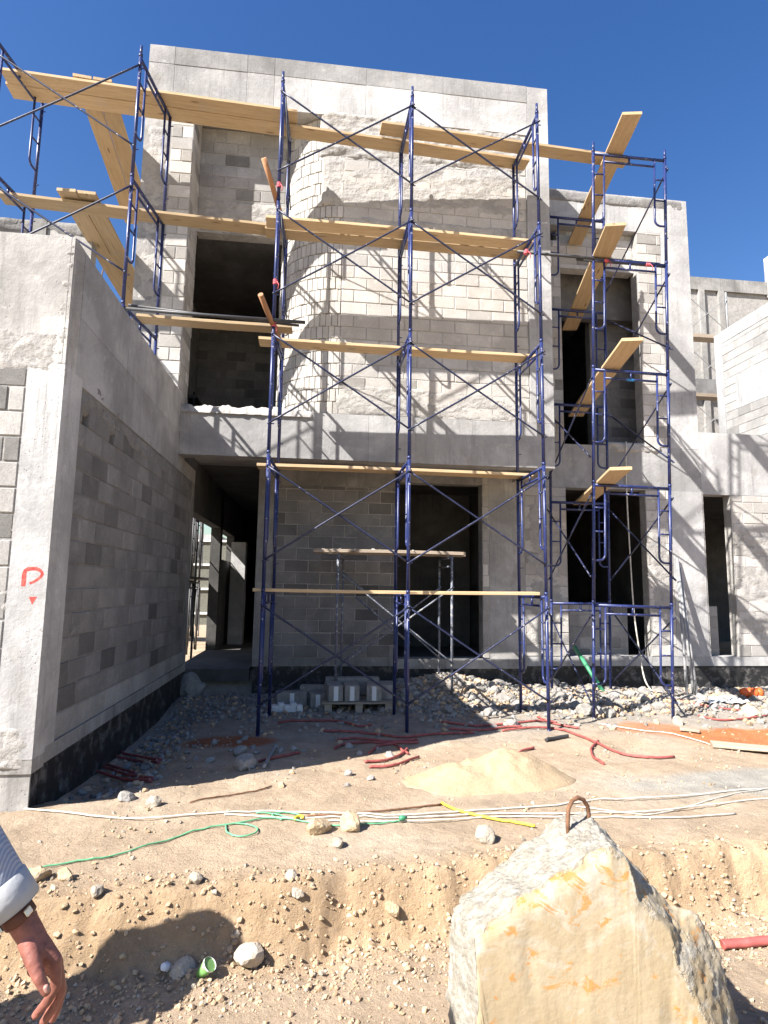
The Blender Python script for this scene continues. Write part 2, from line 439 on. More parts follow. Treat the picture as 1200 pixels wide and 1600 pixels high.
# parapet, cast in panels
b = MB()
xs = [-2.79, -2.40, -1.28, -0.85, 0.62, 1.9, 3.33]
for i in range(6):
    b.box(xs[i]+0.002, xs[i+1]-0.002, YF+(0.002*(i % 2)), YF+0.26, 9.27, 9.865, [0.86, 0.84, 0.9, 1.12, 1.1, 1.14][i])
b.box(3.333, 3.69, YF-0.003, YF+0.262, 9.27, 10.16, 1.02)
for i in range(6):
    b.box(xs[i]+0.002, xs[i+1]-0.003, YF-0.004, YF+0.258, 9.867, 10.17, [0.8, 0.68, 0.62, 0.72, 0.68, 0.78][i], jit=0.002)
b.build('parapet', M['concrete'], house)
b = MB(); P0 = V((-0.55, YF+0.13, 10.16))
nu, nv = 40, 8; vs = []
for j in range(nv+1):
    for i in range(nu+1):
        u, w = i/nu, j/nv
        vs.append((-0.6+1.2*u, YF+0.01+0.24*w, 10.16+0.055*math.sin(math.pi*w)*math.sin(math.pi*u)**0.5*(0.5+noise.noise(V((u*7, w*2, 3)))+0.3*noise.noise(V((u*25, w*6, 1))))))
b.add(vs, [(j*(nu+1)+i, j*(nu+1)+i+1, (j+1)*(nu+1)+i+1, (j+1)*(nu+1)+i) for j in range(nv) for i in range(nu)], 1.1, 0, True)
b.build('mortar_lump', M['mortar'], house)
# left pier: column and a toothed block edge
b = MB(); b.box(-2.79, -2.38, YF, YF+0.3, 3.62, 9.268, 0.95)
p = b.build('pier', M['concrete_warm'], house); patch(p, (0, YF, 0), UX, FR, -2.79, -2.38, 4.4, 9.2, 0.03, -0.25, 0.04, 2.5, 2.0)
b = MB(); block_wall(b, (0, YF, 0), UX, FR, -2.379, -2.05, 3.62, 9.265, L=0.33, thick=0.3, spread=0.16)
block_wall(b, (-2.052, 0, 0), UY, LF, YF+0.02, YF+0.60, 3.62, 9.26, L=0.38, thick=0.05)
b.build('pier_blockwork', [M['mortar'], M['block']], house)
# recessed wall over the balcony
b = MB(); block_wall(b, (0, YF+0.55, 0), UX, FR, -2.049, 0.1, 7.42, 9.262, thick=0.2, spread=0.1)
p = b.build('recessed_wall', [M['mortar'], M['block_mid']], house)
patch(p, (0, YF+0.545, 0), UX, FR, -2.04, -0.4, 7.42, 8.0, 0.02, 0.15, 0.022, 3, 5)
# bowed corner wall: tapered half blocks laid round a curve, end faces showing
b = MB(); cx, cy, R0 = 0.3, 9.83, 1.0
for k in range(25):
    z = 4.33+0.2*k; zt = min(z+0.2, 9.265)
    nb = 17; off = 0.5*(k % 2)
    ring = []
    for i in range(13):
        a = math.pi*1.5-(i/12)*math.pi/2*1.02
        ring.append((cx+math.cos(a)*(R0-0.012), cy+math.sin(a)*(R0-0.012)))
    vs = [(x, y, w) for w in (z, zt) for x, y in ring]
    b.add(vs, [(i+1, i, 13+i, 13+i+1) for i in range(12)], 0.95, 0, True)
    for i in range(-1, nb+1):
        a0 = (i+off+0.015)/nb; a1 = (i+1+off-0.015)/nb
        a0, a1 = max(0, a0), min(1.0, a1)
        if a1-a0 < 0.02: continue
        am = math.pi*1.5-(a0+a1)/2*math.pi/2; hw = (a1-a0)*math.pi/4*R0
        rad = V((math.cos(am), math.sin(am), 0)); tan = V((-rad.y, rad.x, 0))
        tw = rnd.gauss(0, 0.07)
        tan2 = (tan*math.cos(tw)+rad*math.sin(tw)); rad2 = (rad*math.cos(tw)-tan*math.sin(tw))
        b.cham(V((cx, cy, (z+zt)/2+rnd.uniform(-0.006, 0.006)))+rad*(R0-0.036+rnd.uniform(0.0, 0.011)), (tan2, rad2, V((0, 0, 1))),
               (hw*rnd.uniform(0.93, 1.0), 0.04, (zt-z)/2-rnd.uniform(0.002, 0.007)), 0.007, min(1.2, max(0.6, rnd.gauss(1.0, 0.09))), 1)
b.build('curved_wall', [M['mortar'], M['block']], house)
b = MB(); block_wall(b, (cx-R0, 0, 0), UY, V((-1, 0, 0)), cy+0.02, 12.6, 4.35, 9.25, thick=0.15); b.build('return_wall', [M['mortar'], M['block']], house)
# flat front wall
b = MB(); block_wall(b, (0, YF+0.03, 0), UX, FR, 0.3, 3.31, 4.335, 9.266, spread=0.055, dark=0.02, thick=0.22)
p = b.build('front_wall', [M['mortar'], M['block']], house)
patch(p, (0, YF+0.024, 0), UX, FR, -0.1, 3.3, 8.55, 9.36, 0.036, 0.25, 0.022, 2.6, 7)
patch(p, (0, YF+0.024, 0), UX, FR, -0.05, 3.3, 7.75, 8.75, 0.017, -0.02, 0.02, 3.2, 11)
patch(p, (0, YF+0.024, 0), UX, FR, 0.5, 3.3, 7.2, 7.6, 0.014, -0.2, 0.025, 3.4, 17)
patch(p, (0, YF+0.024, 0), UX, FR, 0.2, 3.3, 4.32, 4.82, 0.018, -0.05, 0.02, 3.0, 23)
b = MB(); b.box(3.312, 3.69, YF-0.002, YF+0.3, 4.335, 9.268, 1.05); b.build('corner_column', M['concrete'], house)
# balcony beam and soffit
b = MB(); b.box(-2.0, 0.76, YF-0.002, YF+0.25, 3.625, 4.33, 0.92); b.box(0.763, 3.69, YF, YF+0.25, 3.62, 4.333, 0.97)
bb = b.build('balcony_beam', M['concrete'], house)
b = MB()
nu, nv = 90, 10; vs = []
for j in range(nv+1):
    for i in range(nu+1):
        u, w = i/nu, j/nv
        q = V((u*9, w*2.5, 5))
        vs.append((-2.0+1.9*u, YF-0.035+0.3*w+0.02*noise.noise(q*2), 4.30+0.11*(math.sin(math.pi*min(1, w*1.0+0.12))**0.4)*(0.62+0.55*noise.noise(q)+0.35*noise.noise(q*3)) if 0 < j else 4.25))
b.add(vs, [(j*(nu+1)+i, j*(nu+1)+i+1, (j+1)*(nu+1)+i+1, (j+1)*(nu+1)+i) for j in range(nv) for i in range(nu)], 1.08, 0, True)
b.build('broken_rim', M['mortar'], bb)
b = MB(); b.box(-2.0, 3.45, YF+0.252, YG+0.3, 3.80, 4.29, 0.8); b.build('floor_slab', M['concrete'], house)
b = MB(); b.box(-2.0, 12.0, YG+0.302, 24.0, 3.80, 3.99, 1.0); b.build('inner_ceiling', M['shade_concrete'], house)
b = MB(); b.box(3.452, 3.688, YF+0.252, YG-0.002, 3.62, 4.30, 0.85); b.build('side_beam', M['concrete'], house)
b = MB(); b.box(3.45, 3.687, YF+0.302, 14.0, 4.33, 10.1, 0.9)
b.build('right_side_wall', M['concrete'], house)
b = MB(); b.box(-2.79, 3.44, YF+0.262, 16.0, 9.28, 9.55, 0.9); b.build('roof_slab', M['concrete'], house)
b = MB(); block_wall(b, (-2.79, 0, 0), UY, V((-1, 0, 0)), YF+0.3, 16.0, 4.3, 9.27, thick=0.2); b.build('left_side_wall', [M['mortar'], M['block_mid']], house)
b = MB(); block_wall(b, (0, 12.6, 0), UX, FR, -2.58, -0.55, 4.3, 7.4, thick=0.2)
b.build('balcony_back_wall', [M['mortar_dark'], M['block_grey']], house)  # darker block and mortar colours carry the balcony's interior shade
b = MB(); b.box(-2.58, -0.5, YF+0.755, 12.8, 7.42, 7.6, 0.8); b.build('balcony_ceiling', M['shade_concrete'], house)
b = MB(); b.box(-2.58, -0.71, YF+0.3, 12.6, 4.292, 4.32, 1.0); b.build('balcony_floor', M['shade_concrete'], house)

# ground-floor wall under the balcony
b = MB(); b.box(-0.96, -0.70, YG-0.02, YG+0.3, 0.44, 3.80, 0.9); b.box(-0.70, 1.41, YG-0.004, YG+0.22, 0.44, 0.58, 0.8); b.box(1.41, 3.66, YG-0.03, YG+0.3, 0.40, 0.56, 0.9)
b.box(-0.698, 1.41, YG-0.006, YG+0.22, 3.45, 3.79, 0.75); b.box(1.412, 2.93, YG-0.004, YG+0.22, 3.56, 3.79, 0.75)
b.build('ground_frame', M['concrete_warm'], house)
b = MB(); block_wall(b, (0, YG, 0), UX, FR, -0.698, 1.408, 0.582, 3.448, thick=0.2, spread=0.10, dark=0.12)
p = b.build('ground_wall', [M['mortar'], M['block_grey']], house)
b = MB(); block_wall(b, (0, YG-0.01, 0), UX, FR, 2.90, 3.02, 0.57, 3.79, L=0.2, thick=0.25, spread=0.15); b.build('door_jamb', [M['mortar'], M['block']], house)
b = MB(); b.box(3.022, 3.66, YG-0.012, YG+0.3, 0.562, 3.79, 1.0); b.build('door_column', M['concrete_warm'], house)
b = MB(); b.box(-1.0, 7.0, YG+0.6, 15.8, 0.3, 0.50, 0.9); b.build('floor', M['shade_concrete'], house)
b = MB(); b.box(-2.2, -1.002, YG, 24.0, 0.2, 0.40, 0.8); b.build('passage_floor', M['shade_concrete'], house)
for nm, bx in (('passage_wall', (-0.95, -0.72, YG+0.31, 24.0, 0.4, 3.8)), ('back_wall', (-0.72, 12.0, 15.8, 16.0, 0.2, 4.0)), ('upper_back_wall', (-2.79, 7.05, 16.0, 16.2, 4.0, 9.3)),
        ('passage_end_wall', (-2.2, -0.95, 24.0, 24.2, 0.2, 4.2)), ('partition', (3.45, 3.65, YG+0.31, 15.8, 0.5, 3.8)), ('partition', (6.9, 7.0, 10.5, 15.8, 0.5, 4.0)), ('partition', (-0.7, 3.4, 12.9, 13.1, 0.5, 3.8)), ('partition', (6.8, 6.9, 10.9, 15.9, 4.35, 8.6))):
    b = MB(); b.box(*bx, 1.0); b.build(nm, M['shade_concrete'], house)
# black waterproofing at the foot
b = MB(); b.box(-0.95, 3.66, YG+0.02, YG+0.25, -0.2, 0.438, 1.0); b.box(3.66, 12.0, YG+0.022, YG+0.25, -0.2, 0.438, 1.0)
for x in (4.55, 4.78, 5.95, 6.22): b.box(x, x+0.09, YG-0.005, YG+0.05, -0.1, 0.42, 1.0)
b.build('waterproofed_footing', M['bitumen'], house)
# right wing, ground floor
b = MB()
b.box(3.66, 7.05, YG-0.002, YG+0.25, 0.44, 0.60, 0.92); b.box(7.053, 12.0, YG+0.002, YG+0.25, 0.44, 0.60, 1.0)
b.box(3.692, 7.05, YG, YG+0.25, 3.57, 4.37, 0.9)
b.box(7.053, 12.0, YG-0.004, YG+0.25, 3.53, 4.70, 1.06)
b.box(6.44, 7.05, YG-0.008, YG+0.3, 0.602, 3.568, 1.1)
b.build('wing_frame', M['concrete'], house)
b = MB()
block_wall(b, (0, YG, 0), UX, FR, 3.662, 4.44, 0.602, 3.568, spread=0.1)
b.build('window_pier', [M['mortar'], M['block']], house)
b = MB(); block_wall(b, (0, YG, 0), UX, FR, 5.95, 6.438, 0.602, 3.568, spread=0.1)
p = b.build('window_pier', [M['mortar'], M['block']], house)
b = MB(); block_wall(b, (0, YG, 0), UX, FR, 7.052, 12.0, 0.602, 3.528, holes=[(7.08, 7.62, 0.5, 3.6)], spread=0.1)
q = b.build('end_ground_wall', [M['mortar'], M['block']], house)
patch(p, (0, YG-0.004, 0), UX, FR, 5.95, 6.43, 0.6, 3.5, 0.03, -0.1, 0.03, 3, 43); patch(q, (0, YG-0.004, 0), UX, FR, 7.62, 9.5, 0.6, 3.5, 0.024, -0.3, 0.035, 3, 47)
patch(p, (0, YG-0.004, 0), UX, FR, 3.67, 4.43, 0.6, 3.5, 0.024, -0.25, 0.035, 3, 48)
for u0, u1, dy in ((4.62, 5.75, 0.42), (7.06, 7.45, 0.3)):
    b = MB(); block_wall(b, (0, YG+dy, 0), UX, FR, u0, u1, 0.5, 1.48, spread=0.12); b.build('window_infill', [M['mortar'], M['block_mid']], house)
# right wing, upper floor
b = MB()
b.box(3.69, 4.8, YG, YG+0.25, 8.62, 9.36, 0.92); b.box(4.803, 6.2, YG+0.002, YG+0.25, 8.62, 9.352, 1.12); b.box(6.203, 7.05, YG-0.002, YG+0.25, 8.62, 9.348, 1.06)
b.box(6.47, 7.05, YG-0.003, YG+0.3, 4.372, 8.618, 1.08)
b.build('wing_upper_frame', M['concrete'], house)
b = MB(); rough_patch(b, (0, YG-0.003, 0), UX, FR, 3.7, 7.04, 9.1, 9.36, 0.02, -0.1, 0.04, 3, 53); b.build('stained_edge', M['mortar_dark'], house)
b = MB()
block_wall(b, (0, YG, 0), UX, FR, 5.98, 6.468, 4.372, 8.618, L=0.4, spread=0.12, thick=0.25)
block_wall(b, (0, YG, 0), UX, FR, 3.692, 4.44, 4.372, 8.3, spread=0.12, thick=0.25)
block_wall(b, (0, YG+0.16, 0), UX, FR, 4.442, 5.978, 7.92, 8.618, spread=0.1)
b.build('wing_upper_wall', [M['mortar'], M['block']], house)
b = MB(); b.box(4.445, 5.975, YG+0.13, YG+0.34, 7.84, 7.918, 1.0); b.build('lintel', M['concrete'], house)
b = MB(); b.box(4.45, 6.4, YG+0.62, YG+0.8, 7.1, 8.3, 1.3); b.build('inner_lintel', M['shade_concrete'], house)
b = MB(); block_wall(b, (0, YG+0.9, 0), UX, FR, 5.42, 6.4, 4.38, 8.0, spread=0.08); b.build('inner_block_wall', [M['mortar_dark'], M['block_grey']], house)  # shade inside the upper opening put into darker block and mortar colours
b = MB(); b.box(3.69, 7.05, YG+0.26, 16.0, 8.65, 8.95, 0.9); b.build('wing_roof_slab', M['concrete'], house)
b = MB(); b.box(3.69, 12.0, YG+0.26, 16.0, 4.0, 4.34, 0.9); b.build('wing_floor_slab', M['concrete'], house)
b = MB(); rough_patch(b, (0, YG-0.003, 0), UX, FR, 5.2, 6.3, 4.25, 4.45, 0.05, 0.0, 0.03, 5, 61); b.build('sill_mortar', M['mortar'], house)
b = MB(); b.box(7.052-0.22, 7.05, YG+0.31, 15.8, 4.37, 8.64, 0.95); b.build('wing_side_wall', M['concrete'], house)
# carport side: piers along the open left edge of the passage, sunlit column inside
b = MB(); b.box(-2.2, -2.0, 13.05, 13.35, 0.2, 3.8, 0.8); b.box(-2.2, -2.0, 10.12, 24.0, 2.95, 3.998, 0.75); b.build('carport_frame', M['shade_concrete'], house)
b = MB(); b.box(-2.19, -2.01, 13.36, 24.0, 0.2, 2.3, 0.9); b.build('carport_infill', M['shade_concrete'], house)
b = MB(); b.box(-2.19, -2.01, 15.3, 24.0, 2.3, 2.95, 0.9); b.build('carport_infill', M['shade_concrete'], house)
b = MB(); b.box(-1.93, -1.6, 14.3, 14.65, 0.4, 2.75, 1.2); b.build('carport_column', M['concrete'], house)
b = MB(); b.box(-2.75, -1.9, 9.2, 24.0, 4.0, 4.28, 0.8); b.build('side_slab', M['concrete'], house)

# ================================================================== SIDE WING (left)
wing = thing('garage_wing', 'single storey block wing on the left with a red spray painted mark', 'building', (-4.5, 7.5, 0.16))
WX, WY = -2.0, 4.82
b = MB()
b.box(-9.0, -3.2, WY+0.002, WY+0.22, 3.45, 4.53, 1.0); b.box(-3.197, WX-0.003, WY-0.002, WY+0.22, 3.46, 4.535, 1.06)
b.build('front_parapet', M['concrete_warm'], wing)
b = MB(); b.box(WX-0.22, WX, WY+0.222, 6.7, 3.95, 4.53, 0.95); b.box(WX-0.22, WX-0.002, 6.703, YF-0.003, 3.95, 4.525, 1.0); b.box(WX-0.22, WX-0.001, WY+0.222, YF-0.004, 3.40, 3.947, 0.88); b.box(WX-0.22, WX-0.004, YF+0.0, 10.1, 3.40, 3.62, 0.9)
b.build('side_beam', M['concrete'], wing)
b = MB(); b.box(-2.275, WX, WY-0.006, WY+0.36, 0.462, 3.458, 1.08); cc = b.build('corner_column', M['concrete'], wing)
b = MB(); b.box(-9.0, WX-0.001, WY-0.003, WY+0.2, 0.36, 0.46, 0.9); b.box(WX-0.2, WX+0.001, WY+0.2, 10.1, 0.38, 0.50, 0.85); b.build('plinth_beam', M['concrete_warm'], wing)
b = MB(); block_wall(b, (0, WY, 0), UX, FR, -9.0, -2.277, 0.462, 3.448, spread=0.16, dark=0.4, thick=0.2)
p = b.build('front_wall', [M['mortar'], M['block_mid']], wing)
patch(p, (0, WY-0.002, 0), UX, FR, -4.5, -2.01, 3.36, 3.74, 0.012, 0.0, 0.015, 6, 71); patch(p, (0, WY-0.004, 0), UX, FR, -2.36, -2.25, 0.6, 3.4, 0.018, -0.1, 0.015, 6, 73)
patch(p, (0, WY-0.006, 0), UX, FR, -2.5, -2.02, 0.38, 0.70, 0.014, 0.1, 0.015, 8, 77)
b = MB(); block_wall(b, (WX-0.02, 0, 0), UY, LF, WY+0.362, 9.9, 0.50, 0.70, spread=0.06, dark=0, thick=0.18)
b.build('base_course', [M['mortar'], M['block_mid']], wing)
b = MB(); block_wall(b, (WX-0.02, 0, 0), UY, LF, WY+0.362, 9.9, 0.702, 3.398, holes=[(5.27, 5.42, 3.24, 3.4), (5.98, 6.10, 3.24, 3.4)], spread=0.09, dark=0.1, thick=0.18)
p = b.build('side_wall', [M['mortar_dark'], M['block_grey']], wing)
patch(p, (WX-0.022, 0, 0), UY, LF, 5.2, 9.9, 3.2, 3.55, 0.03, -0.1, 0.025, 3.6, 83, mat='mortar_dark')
b = MB(); b.box(WX-0.2, WX-0.004, 9.9, 10.1, 0.5, 3.398, 0.7); b.build('end_column', M['concrete'], wing)
b = MB(); b.box(-9.0, WX-0.03, WY+0.03, WY+0.2, -0.3, 0.358, 1.0); b.box(WX-0.18, WX-0.025, WY+0.2, 10.1, -0.4, 0.378, 1.0); b.build('waterproofed_footing', M['bitumen'], wing)
b = MB(); b.box(-2.45, WX-0.012, WY+0.012, WY+0.03, -0.1, 0.355, 1.0); b.build('footing_render', M['concrete_warm'], wing)
b = MB(); b.box(-9.0, -2.22, WY+0.23, 10.0, 3.40, 3.54, 0.9); b.build('roof_slab', M['concrete'], wing)
# chipped arris at the corner
patch(wing, (0, WY-0.004, 0), UX, FR, -2.09, -1.995, 3.3, 4.54, 0.02, 0.05, 0.012, 9, 99, name='chipped_edge')
patch(wing, (WX+0.0, 0, 0), UY, LF, WY-0.004, WY+0.08, 3.3, 4.54, 0.018, 0.05, 0.012, 9, 98, name='chipped_edge')
# short bars sticking up from the parapet
for y in (5.6, 6.1, 6.55, 6.9, 7.25):
    b = MB(); b.tube([(WX-0.08, y, 4.5), (WX-0.07+rnd.uniform(-.02, .02), y+rnd.uniform(-.02, .02), 4.62+rnd.uniform(0, .07))], 0.006, 6); b.build('rebar_stub', M['rust'], wing)
# stair head wall on the roof
b = MB(); b.box(-9.0, -4.36, 9.0, 9.2, 3.55, 7.18, 1.0); b.box(-4.355, -4.16, 8.97, 9.22, 3.55, 7.2, 0.75); b.box(-4.155, -3.5, 9.0, 9.2, 3.55, 7.16, 1.1)
p = b.build('roof_wall', M['concrete_warm'], wing)
b = MB(); rough_patch(b, (0, 9.0, 0), UX, FR, -9.0, -3.5, 6.95, 7.2, 0.05, 0.1, 0.05, 3, 91); b.build('coping', M['mortar_dark'], p)
# sprayed mark: a loop open at its lower left and a small triangle below
def stroke(mb, pts, r):
    pp = [at(x, y, Y=WY-0.0068) for x, y in pts]
    for i, p in enumerate(pp):
        d = (pp[min(i+1, len(pp)-1)]-pp[max(i-1, 0)]).normalized(); n = V((-d.z, 0, d.x))
        rr = 1.35*r[i]
        mb.v += [tuple(p+n*rr), tuple(p-n*rr)]
        if i:
            k = len(mb.v)-4; mb.f.append((k, k+2, k+3, k+1)); mb.t.append(1.0); mb.m.append(0); mb.sm.append(False)
m = NT('red_spray_paint'); c = m.mix(m.ramp(m.noise(40, 5), [(0.4, 0.0), (0.7, 1.0)]), (0.52, 0.03, 0.025), (0.58, 0.12, 0.09)); M['spray'] = m.done(c, 0.7)
b = MB()
stroke(b, [(36, 916), (37, 908), (37.5, 901), (38, 896), (40, 891), (44, 889), (50, 888.5), (56, 888.5), (61, 890), (65, 893.5), (66, 897), (64, 901), (59, 905), (53, 909), (46, 911.5)], [0.011, 0.012, 0.012, 0.011, 0.01, 0.011, 0.010, 0.010, 0.009, 0.008, 0.008, 0.008, 0.007, 0.007, 0.006])
tri = [at(45, 932.5, Y=WY-0.0068), at(58, 932.5, Y=WY-0.0068), at(50, 945, Y=WY-0.0068)]
b.add(tri, [(0, 1, 2)])
b.build('sprayed_mark', M['spray'], cc)

# ================================================================== NEIGHBOURS
nb = thing('block_annex', 'sunlit pale block wall rising beyond the low roof at the right edge', 'building', (14, 14, 3.0))
b = MB(); block_wall(b, (12.35, 0, 0), UY, V((-1, 0, 0)), 12.0, 16.42, 3.0, 9.38, spread=0.08, dark=0.05, thick=0.2, holes=[(11.5, 15.9, 7.2, 8.16)], H=0.26, L=0.52)
b.build('block_side', [M['mortar_dark'], M['block_mid']], nb)
b = MB(); b.box(12.342, 12.6, 12.0, 15.9, 7.162, 8.198, 0.95); b.build('cast_band', M['concrete'], nb)
b = MB(); b.box(12.335, 12.6, 12.0, 16.42, 9.382, 9.76, 0.9); b.build('cast_coping', M['concrete'], nb)
b = MB(); b.box(12.34, 12.65, 16.422, 16.75, 3.0, 9.75, 1.0); b.build('corner_column', M['concrete'], nb)
b = MB(); b.box(12.65, 18, 12.0, 16.4, 9.2, 9.4); b.build('roof_slab', M['concrete'], nb)
far = thing('neighbouring_house', 'tall rendered neighbouring house behind the right wing, with a small dark opening', 'house', (16, 21, 4))
b = MB(); b.box(12.5, 24, 20.0, 26, 0, 13.1, 0.88); b.build('rendered_wall', M['mortar'], far)
b = MB(); b.box(12.5, 24, 19.9, 20.3, 13.1, 13.6, 0.75); b.build('coping', M['concrete_warm'], far)
b = MB()
for x in (14.15, 14.95): b.box(x, x+0.22, 19.88, 20.0, 5, 13.1, 0.85)
b.box(17.0, 20, 19.7, 20, 13.0, 14.6, 1.2)
b.build('pilaster', M['concrete_warm'], far)
b = MB(); b.box(13.6, 15.2, 19.8, 20.0, 8.9, 9.55, 0.5); b.box(13.6, 15.2, 19.8, 20.0, 6.3, 6.9, 0.5); b.build('ledge', M['concrete'], far)
b = MB(); b.box(14.15, 15.3, 19.93, 20.02, 5.2, 6.3, 1.0); b.build('opening', M['dark_steel'], far)  # dark panel stands in for the shade inside the opening

# ================================================================== SCAFFOLDS
H = 1.7
def arc_path(cx, cz, r, a0, a1, n=6): return [(cx+r*math.cos(a0+(a1-a0)*i/n), cz+r*math.sin(a0+(a1-a0)*i/n)) for i in range(n+1)]
def frame_meshes(w):
    """welded end frame in its own plane (x across, z up): posts with coupling pins, two head bars, two ladder loops"""
    f = MB()
    for x in (0, w):
        f.tube([(x, 0, 0.0), (x, 0, H-0.002)], 0.0225, 12)
        f.tube([(x, 0, H-0.01), (x, 0, H+0.13)], 0.0175, 10)
        f.tube([(x, 0, H-0.03), (x, 0, H+0.012)], 0.026, 12)
        for z in (0.353, 1.50): f.tube([(x, 0.0, z), (x, -0.055, z)], 0.008, 6)
    f.tube([(0.02, 0, H-0.055), (w-0.02, 0, H-0.055)], 0.0225, 12)
    f.tube([(0.17, 0, H-0.17), (w-0.17, 0, H-0.17)], 0.0165, 10)
    f.tube([(w/2, 0, H-0.06), (w/2, 0, H-0.165)], 0.016, 8)
    lad = []
    for sgn, x0 in ((1, 0.0), (-1, w)):
        l = MB(); xi = x0+sgn*0.17
        bend = [(xi-sgn*0.09*(1-math.cos(t)), 0, 0.66-0.09*math.sin(t)) for t in [k/6*math.pi/2 for k in range(7)]]
        l.tube([(xi, 0, H-0.06), (xi, 0, 0.66)]+bend[1:]+[(x0+sgn*0.02, 0, 0.57)], 0.0155, 10)
        for z in (0.98, 1.32): l.tube([(x0+sgn*0.015, 0, z), (xi, 0, z)], 0.0125, 8)
        lad.append(l)
    return f, lad
proto = {}
def add_frame(root, p0, p1, lean=None, mat='blue'):
    """p0 foot of first post, p1 foot of second post, lean = drift (x, y) per metre of height"""
    p0, p1 = V(p0), V(p1); w = (p1-p0).length; key = (round(w, 2), mat)
    if key not in proto:
        f, lad = frame_meshes(round(w, 2))
        fo = f.build('scaffold_frame', M[mat], None); lo = [l.build('ladder_rail', M[mat], None) for l in lad]
        proto[key] = (fo, lo); first = True
    else: first = False
    fo, lo = proto[key]
    if not first:
        nf = fo.copy(); COL.objects.link(nf); nl = []
        for l in lo: c = l.copy(); COL.objects.link(c); nl.append(c)
        fo, lo = nf, nl
    X = (p1-p0).normalized(); Z = V((lean[0], lean[1], 1)).normalized() if lean else V((0, 0, 1))
    Y = Z.cross(X).normalized(); X = Y.cross(Z).normalized()
    Rm = Matrix((X, Y, Z)).transposed().to_4x4()
    fo.parent = root; fo.matrix_parent_inverse = Matrix.Identity(4)
    fo.matrix_local = Matrix.Translation(p0-V(root.location)) @ Rm
    for l in lo:
        l.parent = fo; l.matrix_parent_inverse = Matrix.Identity(4); l.matrix_local = Matrix.Identity(4)
    return fo
def add_brace(root, a, b, c, d, off, mat='brace', name='cross_brace'):
    """a-b and c-d are the two tubes of a pivoted cross"""
    m_ = MB(); o = V(off)
    def tb(p, q, k):
        p, q = V(p)+o*k, V(q)+o*k; md = (p+q)/2+V((0, rnd.uniform(-0.004, 0.004), rnd.uniform(-0.012, 0.006))); m_.tube(smooth([p, md, q], 4), 0.0125, 8)
        dd = (q-p).normalized()
        for e, s_ in ((p, -1), (q, 1)): m_.tube([e, e+dd*s_*0.03], [0.015, 0.010], 8)
    if a is not None: tb(a, b, 1.0)
    if c is not None: tb(c, d, 1.55)
    if a is not None and c is not None:
        mid = (V(a)+V(b))/2; m_.tube([mid+o*0.7, mid+o*1.9], 0.009, 6)
    return m_.build(name, M[mat], root, loc=(V(a if a is not None else c)))
def grip(root, p, d=(0, 0, 1)):
    m_ = MB()
    for k in range(3):
        a = V(p)+V(d)*(0.022*(k-1)); m_.tube([a-V(d)*0.012, a, a+V(d)*0.012], [0.027, 0.031, 0.027], 9)
    m_.tube([V(p)+V((0.02, -0.03, 0)), V(p)+V((0.05, -0.05, -0.05)), V(p)+V((0.04, -0.06, -0.12))], 0.006, 5)
    return m_.build('red_tie', M['red_tape'], root, loc=p)

main = thing('front_scaffold', 'blue five level frame scaffold standing before the house front', 'scaffold', (1.17, 7.9, 0))
FX = [(-0.60, 7.393), (1.167, 7.405), (2.971, 7.46)]
BX = [(-0.545, 8.45), (1.155, 8.475), (2.985, 8.52)]
for k in range(5):
    for i in range(3):
        add_frame(main, (*FX[i], k*H), (BX[i][0], BX[i][1], k*H))
    for i in range(2):
        a, c = FX[i], FX[i+1]; lo, hi = k*H+0.353, k*H+1.506
        add_brace(main, (*a, hi), (*c, lo), (*a, lo), (*c, hi), (0, -0.034, 0))
for i in range(3):
    for q in (FX[i], BX[i]):
        m_ = MB(); m_.tube([(*q, ground_z(*q)-0.12), (*q, 0.02)], 0.0225, 12); m_.build('foot_tube', M['blue'], main, loc=(*q, 0))
grip(main, (-0.60, 7.39, 6.97)); grip(main, (-0.6, 7.39, 5.62)); grip(main, (-0.60, 7.39, 5.05))
m_ = MB(); m_.tube([(-0.56, 7.44, 8.33), (-0.5, 8.4, 7.3)], 0.009, 6); m_.build('diagonal_rod', M['dark_steel'], main, loc=(-0.56, 7.44, 8.3))
m_ = MB(); m_.tube([(-0.56, 7.44, 6.63), (-0.5, 8.4, 5.6)], 0.009, 6); m_.build('diagonal_rod', M['dark_steel'], main, loc=(-0.56, 7.44, 6.6))

tower = thing('scaffold_tower', 'narrow blue scaffold tower standing before the right wing', 'scaffold', (4.5, 8.9, -0.1))
TA, TB_, TC, TD = (3.856, 8.082, -0.106), (5.0, 8.055, -0.14), (3.953, 9.773, -0.125), (4.985, 9.787, -0.12)
ln, lf = (0.022, -0.017), (0.0015, -0.033)
def lp(p, z, l): return V((p[0]+l[0]*z, p[1]+l[1]*z, p[2]+z))
for k in range(5):
    z = k*H
    add_frame(tower, lp(TA, z, ln), lp(TB_, z, ln), ln); add_frame(tower, lp(TC, z, lf), lp(TD, z, lf), lf)
    for a, c, s_ in ((TA, TC, -1), (TB_, TD, 1)):
        if s_ < 0 and k > 2: continue
        hi, lo = z+1.506, z+0.353
        add_brace(tower, lp(a, hi, ln), lp(c, lo, lf), lp(a, lo, ln) if k < 4 else None, lp(c, hi, lf), (0.034*s_, 0, 0))
for p, l in ((TA, ln), (TB_, ln), (TC, lf), (TD, lf)):
    m_ = MB(); m_.tube([lp(p, -0.2, l), lp(p, 0.03, l)], 0.0225, 12); m_.build('foot_tube', M['blue'], tower, loc=p)
p = lp(TA, 4*H-0.06, ln); q = lp(TB_, 4*H-0.06, ln)
grip(tower, p+(q-p)*0.17, (1, 0, 0)); grip(tower, p+(q-p)*0.74, (1, 0, 0))
p = lp(TA, 3*H-0.17, ln); q = lp(TB_, 3*H-0.17, ln)
